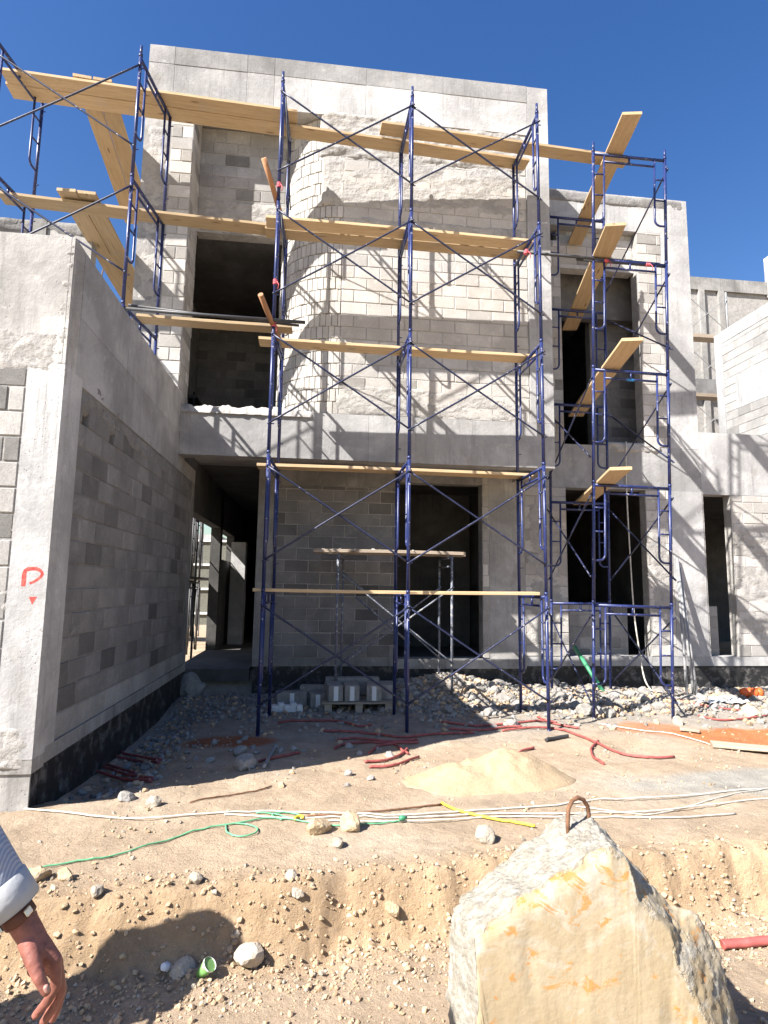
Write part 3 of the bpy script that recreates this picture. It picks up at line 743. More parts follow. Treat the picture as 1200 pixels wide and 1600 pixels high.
m_ = MB(); m_.tube([p+(q-p)*0.44, p+(q-p)*0.54], 0.02, 8); m_.build('blue_tape', plain('blue_tape', (0.03, 0.22, 0.55), 0.5), tower, loc=p)

roofs = thing('roof_scaffold', 'blue scaffold bay standing on the roof of the left wing', 'scaffold', (-3.3, 7.9, 3.55))
GA, GB = (-2.436, 7.343), (-2.285, 8.312)
GC, GD = (-4.25, 7.37), (-4.10, 8.396)
for k in (2, 3, 4):
    add_frame(roofs, (*GA, k*H+0.10), (*GB, k*H+0.10)); add_frame(roofs, (*GC, k*H+0.2), (*GD, k*H+0.2))
    lo, hi = k*H+0.353+0.12, k*H+1.506+0.12
    add_brace(roofs, (*GA, hi), (*GC, lo), (*GA, lo), (*GC, hi), (0, -0.034, 0))

# dark scaffolds seen beyond
backs = thing('yard_scaffold', 'dark scaffold in the bright yard seen through the carport', 'scaffold', (-3.0, 14.5, 0.2))
for k in range(3):
    add_frame(backs, (-2.36, 11.35, 0.15+k*H), (-2.36, 12.42, 0.15+k*H), None, 'dark_steel'); add_frame(backs, (-2.85, 14.45, 0.15+k*H), (-2.85, 15.52, 0.15+k*H), None, 'dark_steel')
    add_frame(backs, (-3.2, 16.3, 0.15+k*H), (-3.2, 17.37, 0.15+k*H), None, 'dark_steel')
    add_brace(backs, (-2.85, 15.52, 0.15+k*H+1.5), (-3.2, 17.37, 0.15+k*H+0.35), (-2.85, 15.52, 0.15+k*H+0.35), (-3.2, 17.37, 0.15+k*H+1.5), (0.034, 0, 0), 'dark_steel')
    add_brace(backs, (-2.36, 12.42, 0.15+k*H+1.5), (-2.85, 14.45, 0.15+k*H+0.35), (-2.36, 12.42, 0.15+k*H+0.35), (-2.85, 14.45, 0.15+k*H+1.5), (0.034, 0, 0), 'dark_steel')
    m_ = MB(); m_.box(-2.9, -2.3, 11.3, 15.6, 0.15+(k+1)*H+0.0, 0.15+(k+1)*H+0.05); m_.build('deck_board', M['dark_steel'], backs, loc=(-2.6, 12, 0.2+k*H))
gap = thing('far_scaffold', 'small grey scaffold against the neighbouring house in the gap right of the wing', 'scaffold', (13.0, 18.5, 4.4))
for k in range(4):
    z0 = 4.6+k*1.9
    for x in (12.55, 14.1):
        m_ = MB(); m_.tube([(x, 18.4, z0), (x, 18.4, z0+1.9)], 0.035, 8); m_.build('post', M['steel'], gap, loc=(x, 18.4, z0))
    add_brace(gap, (12.55, 18.4, z0+1.7), (14.1, 18.4, z0+0.4), (12.55, 18.4, z0+0.4), (14.1, 18.4, z0+1.7), (0, -0.05, 0), 'steel')
for z0, nm in ((8.3, 'upper'), (10.4, 'lower')):
    m_ = MB(); m_.box(12.3, 14.5, 18.2, 18.6, z0, z0+0.12); m_.build('deck_board', M['wood_old'], gap, loc=(13, 18.4, z0))

# ================================================================== PLANKS
def plank(p, q, label, w=0.24, t=0.042, mat='wood', group=None, name='plank', warp=0.012, roll=0.0):
    """a board lying from p to q (middle of its underside)"""
    p, q = V(p), V(q); L = (q-p).length; n = 14; mb_ = MB()
    vs = []; sd = rnd.uniform(0, 100)
    cup = rnd.uniform(-1, 1)*warp; tw = rnd.uniform(-1, 1)*warp
    for i in range(n+1):
        x = L*(i/n-0.5); s_ = math.sin(math.pi*i/n)
        dz = cup*s_; tt = tw*(i/n-0.5)
        e = 0.0015*noise.noise(V((sd, i*0.8, 0)))
        for y, z in ((-w/2+0.004, 0), (-w/2, 0.004), (-w/2, t-0.004), (-w/2+0.004, t), (w/2-0.004, t), (w/2, t-0.004), (w/2, 0.004), (w/2-0.004, 0)):
            vs.append((x, y+e*3, z+dz+tt*y*4))
    fs = [(i*8+k, i*8+(k+1) % 8, (i+1)*8+(k+1) % 8, (i+1)*8+k) for i in range(n) for k in range(8)]
    fs = [tuple(reversed(f)) for f in fs]
    fs += [tuple(range(8)), tuple(n*8+k for k in reversed(range(8)))]
    mb_.add(vs, fs, 1.0, 0)
    o = mb_.build(name, M[mat], None)
    X = (q-p).normalized(); Z = V((0, 0, 1)); Y = Z.cross(X).normalized(); Z = X.cross(Y)
    if roll:
        Y2 = Y*math.cos(roll)+Z*math.sin(roll); Z = X.cross(Y2); Y = Y2
    o.matrix_world = Matrix.Translation((p+q)/2) @ Matrix((X, Y, Z)).transposed().to_4x4()
    o.rotation_mode = 'XYZ'
    return tag(o, label, 'plank', group or 'planks lying on the scaffolds')
hb = -0.03            # top of the head bar under each level line
for k, (ya, xa, xb) in enumerate([(7.66, -0.74, 2.93), (8.32, -0.82, 3.12), (8.06, -0.84, 3.12)]):
    lab = ['single long plank at the lowest level of the front scaffold', 'long plank under the balcony beam, second level of the front scaffold', 'long plank across the third level of the front scaffold'][k]
    plank((xa, ya, (k+1)*H+hb), (xb, ya+0.05, (k+1)*H+hb), lab, 0.26)
plank((-0.80, 7.93, 4*H+hb), (3.08, 7.98, 4*H+hb), 'outer board of the pair at the fourth level of the front scaffold')
plank((-0.83, 8.19, 4*H+hb), (3.10, 8.24, 4*H+hb), 'inner board of the pair at the fourth level of the front scaffold')
plank((0.80, 8.09, 5*H+0.016), (4.78, 8.29, 5*H+0.016), 'top level plank bridging from the front scaffold to the right tower')
plank((-0.60, 8.27, 5*H+hb), (3.2, 8.5, 5*H+hb), 'inner top level plank of the front scaffold, below the parapet')
plank((-4.40, 7.93, 5*H+0.09), (-0.43, 8.07, 5*H+0.03), 'outer board of the top level pair reaching out over the left wing')
plank((-4.44, 8.18, 5*H+0.09), (-0.45, 8.33, 5*H+0.03), 'inner board of the top level pair reaching out over the left wing', 0.26)
plank((-4.35, 8.07, 4*H+0.09), (-0.82, 8.22, 4*H+0.03), 'single fourth level plank reaching out over the left wing', 0.26)
plank((-2.36, 7.74, 3*H+0.05), (-0.38, 7.74, 3*H+0.03), 'short third level plank between the left wing roof and the front scaffold', 0.22)
# boards laid across, pointing at the viewer
plank((-3.36, 7.86, 5*H+0.145), (-3.62, 11.1, 5*H+0.03), 'left board of the upper pair pointing back over the left wing roof', 0.24)
plank((-3.10, 7.88, 5*H+0.145), (-3.36, 11.05, 5*H+0.03), 'right board of the upper pair pointing back over the left wing roof', 0.24)
plank((-3.44, 7.86, 4*H+0.145), (-3.50, 11.2, 4*H+0.06), 'left board of the lower pair pointing back over the left wing roof', 0.24)
plank((-3.19, 7.88, 4*H+0.145), (-3.25, 11.15, 4*H+0.06), 'right board of the lower pair pointing back over the left wing roof', 0.24)
for (x0, y0, x1, y1, z), lab in zip([(4.25, 7.18, 4.82, 10.35, 5*H-0.13), (3.95, 7.18, 4.70, 10.4, 4*H-0.13), (4.03, 7.02, 4.76, 10.35, 3*H-0.13), (3.85, 7.1, 4.70, 10.1, 2*H-0.13)],
        ['highest plank pointing out of the right tower against the sky', 'plank pointing out of the right tower, second from the top', 'plank pointing out of the right tower before the dark upper window', 'lowest plank pointing out of the right tower above the ground window']):
    plank((x0, y0, z), (x1, y1, z-0.02), lab, 0.27)

# poles and loose tubes tied on
def pole(pts, r, mat, name, label, cat, n=10):
    m_ = MB(); m_.tube(pts, r, n); return tag(m_.build(name, M[mat], None, loc=pts[0]), label, cat)
pole([at(412, 247, Y=7.05), at(424, 285, Y=7.25), at(437, 330, Y=7.55)], 0.034, 'pole_wood', 'pole', 'brown wooden pole tied to the left post below the top level', 'pole')
pole([at(407, 460, Y=7.0), at(419, 490, Y=7.25), at(436, 530, Y=7.6)], 0.034, 'pole_wood', 'pole', 'brown wooden pole tied to the left post at the third level', 'pole')
pole([(-2.42, 7.36, 5.12), (-1.5, 7.33, 5.09), (-0.2, 7.34, 5.08)], 0.022, 'dark_steel', 'loose_tube', 'dark tube tied along the short third level plank', 'tube')
pole([(-2.40, 7.43, 5.20), (-1.4, 7.42, 5.13), (-0.28, 7.40, 5.06)], 0.017, 'dark_steel', 'loose_tube', 'thinner dark tube beside the one at the short third level plank', 'tube')
pole([at(808, 393, Y=7.9), at(1030, 413, Y=8.0)], 0.022, 'dark_steel', 'loose_tube', 'dark tube tied from the front scaffold to the right tower', 'tube')
pole([at(900, 405, Y=7.98), at(1040, 417, Y=7.96)], 0.02, 'dark_steel', 'loose_tube', 'dark tube tied along the head bar of the right tower', 'tube')
tag(grip(None, at(822, 394, Y=7.86), (0.3, 0, 1)), 'red tie binding a tube to the right post of the front scaffold', 'tie')

# sack on the fourth level
m_ = MB(); c0 = V((2.62, 8.2, 4*H+0.012)); nu, nv = 28, 12; vs = []
for j in range(nv+1):
    for i in range(nu):
        t = 2*math.pi*i/nu; ph = math.pi/2*j/nv
        rr = math.cos(ph)**0.6; q = V((math.cos(t)*2, math.sin(t)*2, ph*2))
        k = 1+0.12*noise.noise(q)
        vs.append(c0+V((0.16*rr*math.cos(t)*k, 0.10*rr*math.sin(t)*k, 0.16*math.sin(ph)**0.8*k)))
m_.add(vs, [(j*nu+i, j*nu+(i+1) % nu, (j+1)*nu+(i+1) % nu, (j+1)*nu+i) for j in range(nv) for i in range(nu)], 1, 0, True)
sack = tag(m_.build('sack', M['sacking'], None, loc=c0), 'white lumpy sack on the fourth level planks', 'sack')
m_ = MB(); m_.tube([c0+V((-0.01, 0.09, 0.06)), c0+V((-0.02, 0.05, 0.155)), c0+V((-0.035, -0.05, 0.15)), c0+V((-0.05, -0.098, 0.04))], 0.012, 6); m_.build('dark_band', M['dark_steel'], sack, loc=c0)

# ================================================================== TRESTLE TABLE, PALLET, BLOCKS
tr = thing('work_trestle', 'mortar spattered steel trestle below the balcony', 'trestle', (1.2, 9.4, 0))
TZ = 2.24
legs = [(0.36, 9.12), (0.47, 9.75), (2.12, 9.12), (2.06, 9.78)]
for (x, y) in legs:
    m_ = MB(); m_.tube([(x, y, -0.05+0.2*(x > 1)), (x, y, TZ)], 0.020, 10); m_.build('leg', M['spattered'], tr, loc=(x, y, 0))
for i, j in ((0, 1), (2, 3)):
    m_ = MB(); m_.tube([(*legs[i], TZ-0.02), (*legs[j], TZ-0.02)], 0.022, 10); m_.tube([(*legs[i], TZ-0.16), (*legs[j], TZ-0.16)], 0.016, 8); m_.build('head_bar', M['spattered'], tr, loc=(*legs[i], TZ))
for i, j in ((0, 2), (1, 3)):
    a, c = legs[i], legs[j]
    add_brace(tr, (*a, 1.98), (*c, 0.62), (*a, 0.55), (*c, 1.75), (0, -0.03, 0), 'spattered')
pole([at(555, 932, Y=9.3), at(640, 1005, Y=9.3)], 0.018, 'spattered', 'loose_tube', 'short loose tube leaning in the trestle braces', 'tube')
plank((-0.02, 9.28, TZ+0.02), (2.36, 9.34, TZ+0.02), 'spattered front board of the trestle top', 0.25, 0.05, 'wood_old', 'boards on the trestle')
plank((0.02, 9.56, TZ+0.02), (2.43, 9.62, TZ+0.02), 'spattered back board of the trestle top', 0.25, 0.05, 'wood_old', 'boards on the trestle')
for i in range(16):
    pass
m_ = MB()
for i in range(60):
    x, y, s_ = rnd.uniform(0.05, 2.3), rnd.uniform(9.2, 9.66), rnd.uniform(0.008, 0.03)
    m_.cham(V((x, y, TZ+0.072+s_*0.3)), [V((rnd.gauss(0,1),rnd.gauss(0,1),0.1)).normalized()]*1+[V((0,1,0)), V((0,0,1))], (s_, s_, s_*0.5), s_*0.3)
tag(m_.build('mortar_crumbs', M['mortar'], None), 'dried mortar crumbs scattered on the trestle boards', 'crumbs', None, 'stuff')

# ------------------------------------------------------------------ rock maker
ICO = None
import bmesh
def ico(n):
    bm = bmesh.new(); bmesh.ops.create_icosphere(bm, subdivisions=n, radius=1)
    vs = [v.co.copy() for v in bm.verts]; fs = [tuple(v.index for v in f.verts) for f in bm.faces]; bm.free(); return vs, fs
ICOS = {1: ico(1), 2: ico(2), 3: ico(3)}
def rock_shape(n, seed, sx=1, sy=1, sz=1, jag=0.35):
    vs, fs = ICOS[n]; r2 = random.Random(seed); out = []
    planes = [(V((r2.gauss(0, 1), r2.gauss(0, 1), r2.gauss(0, 1))).normalized(), r2.uniform(0.55, 0.85)) for _ in range(9)]
    for v in vs:
        d = 1.0
        for pn, h in planes:
            k = v.dot(pn)
            if k > 0.05: d = min(d, h/k)
        d *= 1+jag*0.35*noise.noise(v*2.2+V((seed, 0, 0)))
        p = v*d; out.append(V((p.x*sx, p.y*sy, p.z*sz)))
    return out, fs
def rot(v, e):
    return Matrix.Rotation(e[2], 3, 'Z') @ Matrix.Rotation(e[1], 3, 'Y') @ Matrix.Rotation(e[0], 3, 'X') @ v
def stone(x, y, s, mat, label, cat='rock', group=None, name='rock', n=2, flat=0.7, sink=0.3, z=None):
    vs, fs = rock_shape(n, rnd.randint(0, 9999), s, s*rnd.uniform(0.65, 1), s*flat)
    e = (rnd.uniform(-.5, .5), rnd.uniform(-.5, .5), rnd.uniform(0, 6.28))
    vs = [rot(v, e) for v in vs]
    lo = min(v.z for v in vs); hi = max(v.z for v in vs)
    zz = (ground_z(x, y) if z is None else z)-lo-(hi-lo)*sink
    mb_ = MB(); mb_.add(vs, fs, rnd.uniform(0.85, 1.12), 0, False)
    o = mb_.build(name, M[mat], None); o.location = (x, y, zz)
    return tag(o, label, cat, group)

# pallet with insulated blocks
def block_unit(c, yaw, size, label, stripe=True, mat='debris', group='blocks stacked on and by the pallet'):
    o = thing('building_block', label, 'block', c, group)
    L, W, Hh = size; mb_ = MB(); ax = [V((math.cos(yaw), math.sin(yaw), 0)), V((-math.sin(yaw), math.cos(yaw), 0)), V((0, 0, 1))]
    mb_.cham(V(c)+V((0, 0, Hh/2)), ax, (L/2, W/2, Hh/2), 0.008); mb_.build('block_body', M[mat], o, loc=c)
    if stripe:
        mb_ = MB(); mb_.cham(V(c)+V((0, 0, Hh/2))-ax[1]*(W/2+0.002), ax, (0.032, 0.006, Hh/2-0.012), 0.002)
        mb_.build('insulation_strip', M['label'], o, loc=c)
    return o
pz = 0.02
pal = thing('pallet', 'low wooden pallet carrying grey blocks under the trestle', 'pallet', (0.72, 8.95, pz))
mb_ = MB()
for x in (0.25, 0.68, 1.1): mb_.box(x-0.05, x+0.05, 8.62, 9.3, pz-0.02, pz+0.10)
mb_.build('bearer', M['wood_old'], pal, loc=(0.7, 8.9, pz))
for i in range(4):
    mb_ = MB(); y = 8.60+i*0.19; mb_.box(0.16, 1.20, y, y+0.12, pz+0.102, pz+0.124); mb_.build('deck_board', M['wood_old'], pal, loc=(0.7, y, pz))
for i, (x, yw) in enumerate([(0.33, 0.12), (0.575, 0.03), (0.90, -0.04)]):
    block_unit((x, 8.86, pz+0.126), yw, (0.21, 0.42, 0.22), ['leftmost block on the pallet, slightly turned, with a white strip', 'middle block on the pallet with a white strip on its end', 'right block on the pallet with a white strip on its end'][i])
block_unit((0.62, 9.25, pz+0.126), 0.02, (0.8, 0.2, 0.25), 'long grey block at the back of the pallet', False)
block_unit((1.12, 9.02, pz+0.126), -0.05, (0.2, 0.42, 0.2), 'rearmost right block on the pallet, without a strip', False)
block_unit((-0.28, 9.15, 0.01), 0.15, (0.44, 0.22, 0.2), 'grey block on the ground left of the pallet, with a white strip', True)
block_unit((0.05, 9.32, 0.01), -0.1, (0.40, 0.2, 0.26), 'grey block standing behind the others left of the pallet', False)
block_unit((0.10, 9.02, 0.01), 0.1, (0.22, 0.2, 0.2), 'half block beside the pallet with a pale front', True)
mb_ = MB(); c0 = V((-0.32, 8.72, 0.0))
for i in range(5): mb_.cham(c0+V((0.085*i-0.17, 0.02*(i % 2), 0.05+0.012*(i % 2))), (V((1, 0.1, 0)).normalized(), V((-0.1, 1, 0)).normalized(), V((0, 0, 1))), (0.045, 0.07, 0.05+0.012*(i % 2)), 0.012)
tag(mb_.build('foam_packing', M['white_foam'], None, loc=c0), 'white ridged foam packing piece on the ground left of the pallet', 'packing')

# ================================================================== BOULDER with lifting loop
def rs(pts, n):
    pts = [V(p) for p in pts]; L = [0]
    for a, c in zip(pts, pts[1:]): L.append(L[-1]+(c-a).length)
    out = []
    for i in range(n):
        s_ = L[-1]*i/(n-1); k = max(0, min(len(pts)-2, next((j for j in range(len(L)-1) if L[j+1] >= s_-1e-9), len(pts)-2)))
        t = (s_-L[k])/max(1e-9, L[k+1]-L[k]); out.append(pts[k].lerp(pts[k+1], t))
    return out
def fr(px, py): return at(px, py, Y=2.16+0.10*(1640-py)/320)
def sil(px, py, dy): return at(px, py, Y=2.16+0.10*(1640-py)/320+dy)
front = [(756, 1780), (748, 1640), (745, 1560), (740, 1458), (770, 1432), (800, 1410), (880, 1362), (925, 1335), (955, 1320), (975, 1345), (1003, 1405), (1045, 1470), (1075, 1530), (1110, 1600), (1125, 1660), (1135, 1780)]
outl = [(712, 1780, .22), (703, 1640, .22), (701, 1550, .22), (704, 1426, .22), (722, 1402, .26), (748, 1380, .28), (832, 1308, .30), (882, 1274, .30), (914, 1269, .28), (944, 1297, .24), (1000, 1362, .16), (1044, 1408, .14), (1092, 1432, .13), (1126, 1490, .13), (1150, 1590, .13), (1166, 1780, .13)]
NB = 15
A, B, Cc = [], [], []
for i in range(NB):
    for k in range(12):
        t = k/12
        A.append(fr(*front[i]).lerp(fr(*front[i+1]), t)); B.append(sil(*outl[i]).lerp(sil(*outl[i+1]), t))
A.append(fr(*front[-1])); B.append(sil(*outl[-1]))
NN = len(A)
cen = sum(A, V())/NN
cen = V((cen.x, 2.17, 0.25))
bk = [p+V((0, 0.40, 0))+(V((cen.x+0.12, p.y, 0.0))-p)*0.36 for p in B]
bk2 = [p+V((0, 0.20, 0))+(V((cen.x, p.y, 0.1))-p)*0.55 for p in bk]
A = [p+V((0.022*noise.noise(p*9), 0, 0.022*noise.noise(p*9+V((5, 5, 5))))) for p in A]
def flat(p):
    q = p-V((0, 0, EYE)); px = 600+F_PX*q.dot(CR)/q.dot(CF); py = 800-F_PX*q.dot(CU)/q.dot(CF); return fr(px, py)
A = [flat(p) for p in A]
B = [p+V((0.014*noise.noise(p*11), 0, 0.014*noise.noise(p*11+V((5, 5, 5))))) for p in B]
rows = []; hw_ = []
fc = V((cen.x+0.03, 2.14, -0.30))
for k in range(1, 15):
    t = (k-1)/13; rows.append(([V((A[0].x+(A[-1].x-A[0].x)*i_/(NN-1), A[0].y, -0.30)).lerp(p, t)+V((0, 0.006*max(0, (t-0.93)/0.07)**2, 0)) for i_, p in enumerate(A)], 0))
for k in range(1, 25): rows.append(([a.lerp(c, k/24)+(a.lerp(c, k/24)-V((cen.x, 2.5, 0.1)))*0.004*math.sin(math.pi*k/24) for a, c in zip(A, B)], 1))
for k in range(1, 8): rows.append(([a.lerp(c, k/7) for a, c in zip(B, bk)], 2))
for k in range(1, 6): rows.append(([a.lerp(c, k/5) for a, c in zip(bk, bk2)], 2))
mb_ = MB(); vs = []
for r_, (row, kind) in enumerate(rows):
    for i, p in enumerate(row):
        q = p*1.0
        if kind == 0:
            a_ = 0.006; d = V((0, -1, 0.1)); rr = a_*(noise.noise(q*5)+0.5*noise.noise(q*14)+0.3*noise.noise(q*40))
            chip = noise.noise(q*V((1, 1, 0.6)).x*3.3+V((4, 0, 2)))
            if chip > 0.40 and r_ < 11: rr -= 0.04*(chip-0.40)
            sc_ = (q-at(838, 1505, Y=2.19)); g = math.exp(-(sc_.x/0.035)**2-((sc_.z)/0.06)**2); rr -= 0.018*g*(0.7+noise.noise(q*30))
        elif kind == 1:
            left = 1.0 if i < NN*0.62 else 0.8
            d = (V((cen.x, 2.5, 0.3))-p).normalized()*-1; rr = left*(0.007*noise.noise(q*9)+0.009*noise.noise(q*26)+0.009*noise.noise(q*60)+0.005*noise.noise(q*110))
            rr *= min(1, (r_-13)/2)
        else:
            d = (p-V((cen.x, 2.5, 0.3))).normalized(); rr = 0.02*noise.noise(q*4)+0.012*noise.noise(q*14)
        vs.append(p+d*rr); hw_.append(0.0 if kind == 0 and r_ < 13 else (0.5 if kind == 0 else (1.0 if kind == 1 and i < NN*0.62 else (0.42 if kind == 1 else 0.35))))
nr = len(rows)
fs, mi = [], []
for r_ in range(nr-1):
    for i in range(NN-1):
        fs.append((r_*NN+i, r_*NN+i+1, (r_+1)*NN+i+1, (r_+1)*NN+i)); 
for k, f in enumerate(fs):
    r_ = k//(NN-1); mb_.f.append(f); mb_.t.append(1.0); mb_.m.append(0); mb_.sm.append(True)
mb_.v = [tuple(v) for v in vs]
m = NT('boulder_face')
c = m.mix(m.ramp(m.noise(3.2, 7, 0.65, dist=0.8), [(0.35, 0.0), (0.68, 1.0)]), (0.32, 0.245, 0.145), (0.375, 0.305, 0.205))
c = m.mix(m.math('MULTIPLY', m.ramp(m.noise(2.6, 6, 0.7, m.mapv((1, 1, 1.3), loc=(3, 1, 5)), 1.0), [(0.52, 0.0), (0.64, 1.0)]), 0.75), c, (0.43, 0.39, 0.32))
c = m.mix(m.math('MULTIPLY', m.ramp(m.noise(6.0, 7, 0.7, m.mapv((1, 1, 1.5), loc=(8, 3, 2)), 0.7), [(0.57, 0.0), (0.61, 1.0)]), 0.85), c, (0.42, 0.19, 0.05))
c = m.mix(m.math('MULTIPLY', m.ramp(m.noise(11, 6, 0.7), [(0.60, 0.0), (0.7, 1.0)]), 0.5), c, (0.36, 0.34, 0.33))
hk = m.math('ADD', m.attr('hewn'), m.math('MULTIPLY', m.math('SUBTRACT', m.noise(10, 6, 0.7), 0.5), 1.1))
hk = m.ramp(hk, [(0.42, 0.0), (0.60, 1.0)])
hc = m.mix(m.ramp(m.noise(20, 6, 0.7), [(0.36, 0.0), (0.66, 1.0)]), (0.33, 0.295, 0.235), (0.53, 0.495, 0.425))
c = m.mix(hk, c, hc)
h1 = m.math('ADD', m.noise(5, 8, 0.62), m.math('MULTIPLY', m.noise(45, 5), 0.25))
h2 = m.math('ADD', m.math('MULTIPLY', m.noise(32, 8, 0.8), 3.0), m.math('MULTIPLY', m.vor(45), -1.5))
hh = m.math('ADD', m.math('MULTIPLY', h1, 0.9), m.math('MULTIPLY', h2, hk))
m.bump(hh, 0.8, 0.012); M['b_face'] = m.done(c, 0.92, spec=0.2)
bo = mb_.build('boulder', M['b_face'], None, loc=(cen.x, 2.5, -0.15))
ha = bo.data.attributes.new('hewn', 'FLOAT', 'POINT'); ha.data.foreach_set('value', hw_)
for pl in bo.data.polygons: pass
bmx = bmesh.new(); bmx.from_mesh(bo.data); bmesh.ops.recalc_face_normals(bmx, faces=bmx.faces); bmx.to_mesh(bo.data); bmx.free()
tag(bo, 'large tan boulder with a hewn white edge and a rusty lifting loop', 'boulder')
lp_ = [at(888, 1312, Y=2.44), at(887, 1285, Y=2.44), at(888, 1264, Y=2.45), at(894, 1251, Y=2.46), at(903, 1246, Y=2.47), at(912, 1250, Y=2.48), at(918, 1260, Y=2.49), at(920, 1272, Y=2.50), at(919, 1300, Y=2.50)]
mb_ = MB(); mb_.tube(lp_, 0.0085, 10); mb_.build('lifting_loop', M['rust'], bo, loc=lp_[0])

# ================================================================== GROUND
def soil(x, y):
    t1 = nz(x, y, 0.9, 21)+0.5*nz(x, y, 2.7, 22)+0.25*nz(x, y, 9, 23)
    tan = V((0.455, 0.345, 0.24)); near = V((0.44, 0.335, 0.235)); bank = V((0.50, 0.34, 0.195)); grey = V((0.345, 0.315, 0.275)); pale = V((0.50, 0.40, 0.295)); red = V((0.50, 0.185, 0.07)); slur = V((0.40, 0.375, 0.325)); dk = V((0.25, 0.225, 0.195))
    c = tan.lerp(pale, sst(-0.2, 0.6, t1))
    c = near.lerp(c, sst(3.2, 3.9, y))
    yc = crest_y(x); c = c.lerp(bank, 0.8*math.exp(-((y-yc+0.12)/0.2)**2))
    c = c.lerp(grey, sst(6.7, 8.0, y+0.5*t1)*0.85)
    g2 = math.exp(-((x-4.4)/1.5)**2-((y-5.1)/0.5)**2); c = c.lerp(slur, sst(0.25, 0.6, g2+0.35*t1*0.6))
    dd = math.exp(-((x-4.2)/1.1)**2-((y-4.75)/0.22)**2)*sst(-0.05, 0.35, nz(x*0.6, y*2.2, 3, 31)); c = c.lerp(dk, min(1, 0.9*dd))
    r = math.exp(-((x-6.3)/1.9)**4-((y-6.9)/0.75)**4); c = c.lerp(red, sst(0.35, 0.6, r+0.25*t1))
    r = math.exp(-((x-4.35)/0.7)**2-((y-7.55)/0.45)**2); c = c.lerp(red, 0.75*sst(0.35, 0.7, r+0.2*t1))
    r = math.exp(-((x+0.95)/0.55)**2-((y-7.15)/0.3)**2); c = c.lerp(V((0.42, 0.15, 0.07)), sst(0.35, 0.65, r+0.25*t1))
    return c
def spaced(stops):
    out = [stops[0][0]]
    for (a, st), (e, _) in zip(stops, stops[1:]):
        n = max(1, round((e-a)/st)); out += [a+(e-a)*(i+1)/n for i in range(n)]
    return out
ys = spaced([(-400, 100), (-100, 25), (-25, 5), (-5, 1), (0.5, 0.1), (2.3, 0.017), (4.1, 0.04), (6.5, 0.055), (10.6, 0.25), (16, 1.0), (30, 5), (60, 30), (120, 100), (600, 1)])
xs_ = spaced([(-400, 100), (-100, 25), (-25, 4), (-6, 0.5), (-3.0, 0.024), (3.6, 0.05), (9.0, 0.5), (14, 3), (30, 25), (120, 100), (600, 1)])
nx, ny = len(xs_), len(ys)
vs, cs = [], []
for y in ys:
    for x in xs_:
        near_ = -6 < x < 12 and 0 < y < 13
        vs.append((x, y, ground_z(x, y) if -30 < x < 40 and -5 < y < 40 else base_z(x, y)))
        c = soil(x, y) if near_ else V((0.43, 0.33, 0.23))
        cs += [c.x, c.y, c.z, 1]
fs = [(j*nx+i, j*nx+i+1, (j+1)*nx+i+1, (j+1)*nx+i) for j in range(ny-1) for i in range(nx-1)]
me = bpy.data.meshes.new('ground'); me.from_pydata(vs, [], fs)
ca = me.color_attributes.new('soil', 'FLOAT_COLOR', 'POINT'); ca.data.foreach_set('color', cs)
me.polygons.foreach_set('use_smooth', [True]*len(fs)); me.materials.append(M['soil']); me.update()
g = bpy.data.objects.new('ground', me); COL.objects.link(g); g['kind'] = 'structure'

# sand pile
mb_ = MB(); c0 = V((1.5, 5.32, 0)); nu, nv = 70, 26; vs = []
for j in range(nv+1):
    for i in range(nu):
        t = 2*math.pi*i/nu; r_ = j/nv
        ex, ey = 0.74, 0.46
        k = 1+0.3*noise.noise(V((math.cos(t)*1.6, math.sin(t)*1.6, 4)))+0.08*noise.noise(V((math.cos(t)*6, math.sin(t)*6, 4)))
        x = c0.x+ex*r_*k*math.cos(t)+0.05*(1-r_); y = c0.y+ey*r_*k*math.sin(t)
        h = 0.215*max(0, 1-r_**1.3)**1.2*(1+0.6*noise.noise(V((x*2.4, y*2.4, 1))))+0.05*noise.noise(V((x*6, y*6, 2)))*(1-r_)+0.022*noise.noise(V((x*17, y*17, 3)))*(1-r_**3)
        h += 0.10*math.exp(-((x-1.95)/0.3)**2-((y-5.4)/0.25)**2)*(1-r_**4)
        vs.append((x, y, base_z(x, y)+h-0.03*(r_ > 0.97)))
fs = [(j*nu+i, j*nu+(i+1) % nu, (j+1)*nu+(i+1) % nu, (j+1)*nu+i) for j in range(nv) for i in range(nu)]
mb_.add(vs, fs, 1.0, 0, True)
tag(mb_.build('sand_pile', M['sand'], None, loc=(c0.x, c0.y, base_z(c0.x, c0.y))), 'low pile of pale yellow sand before the scaffold', 'sand pile')

# ------------------------------------------------------------------ loose stones
def scatter(name, label, n, place, size, mats, cat, detail=1):
    mb_ = MB()
    shapes = [rock_shape(detail, s_, 1, rnd.uniform(0.7, 1), rnd.uniform(0.55, 0.85)) for s_ in range(24)]
    for _ in range(n):
        x, y = place(); s_ = size(x, y); vs, fs = shapes[rnd.randrange(24)]
        e = (rnd.uniform(-.6, .6), rnd.uniform(-.6, .6), rnd.uniform(0, 6.28)); z = ground_z(x, y)+s_*0.25
        Rm = Matrix.Rotation(e[2], 3, 'Z') @ Matrix.Rotation(e[1], 3, 'Y') @ Matrix.Rotation(e[0], 3, 'X')
        mb_.add([Rm @ (v*s_)+V((x, y, z)) for v in vs], fs, rnd.uniform(0.75, 1.2), rnd.randrange(len(mats)))
    return tag(mb_.build(name, [M[k] for k in mats], None), label, cat, None, 'stuff')
def p_near():
    while True:
        x, y = rnd.uniform(-2.4, 3.6), rnd.uniform(2.2, 3.75)
        yc = crest_y(x); d = math.exp(-((y-(yc-0.40))/0.16)**2)+0.30*sst(-0.1, 0.45, nz(x, y, 2.3, 41))+0.05
        if rnd.random() < d: return x, y
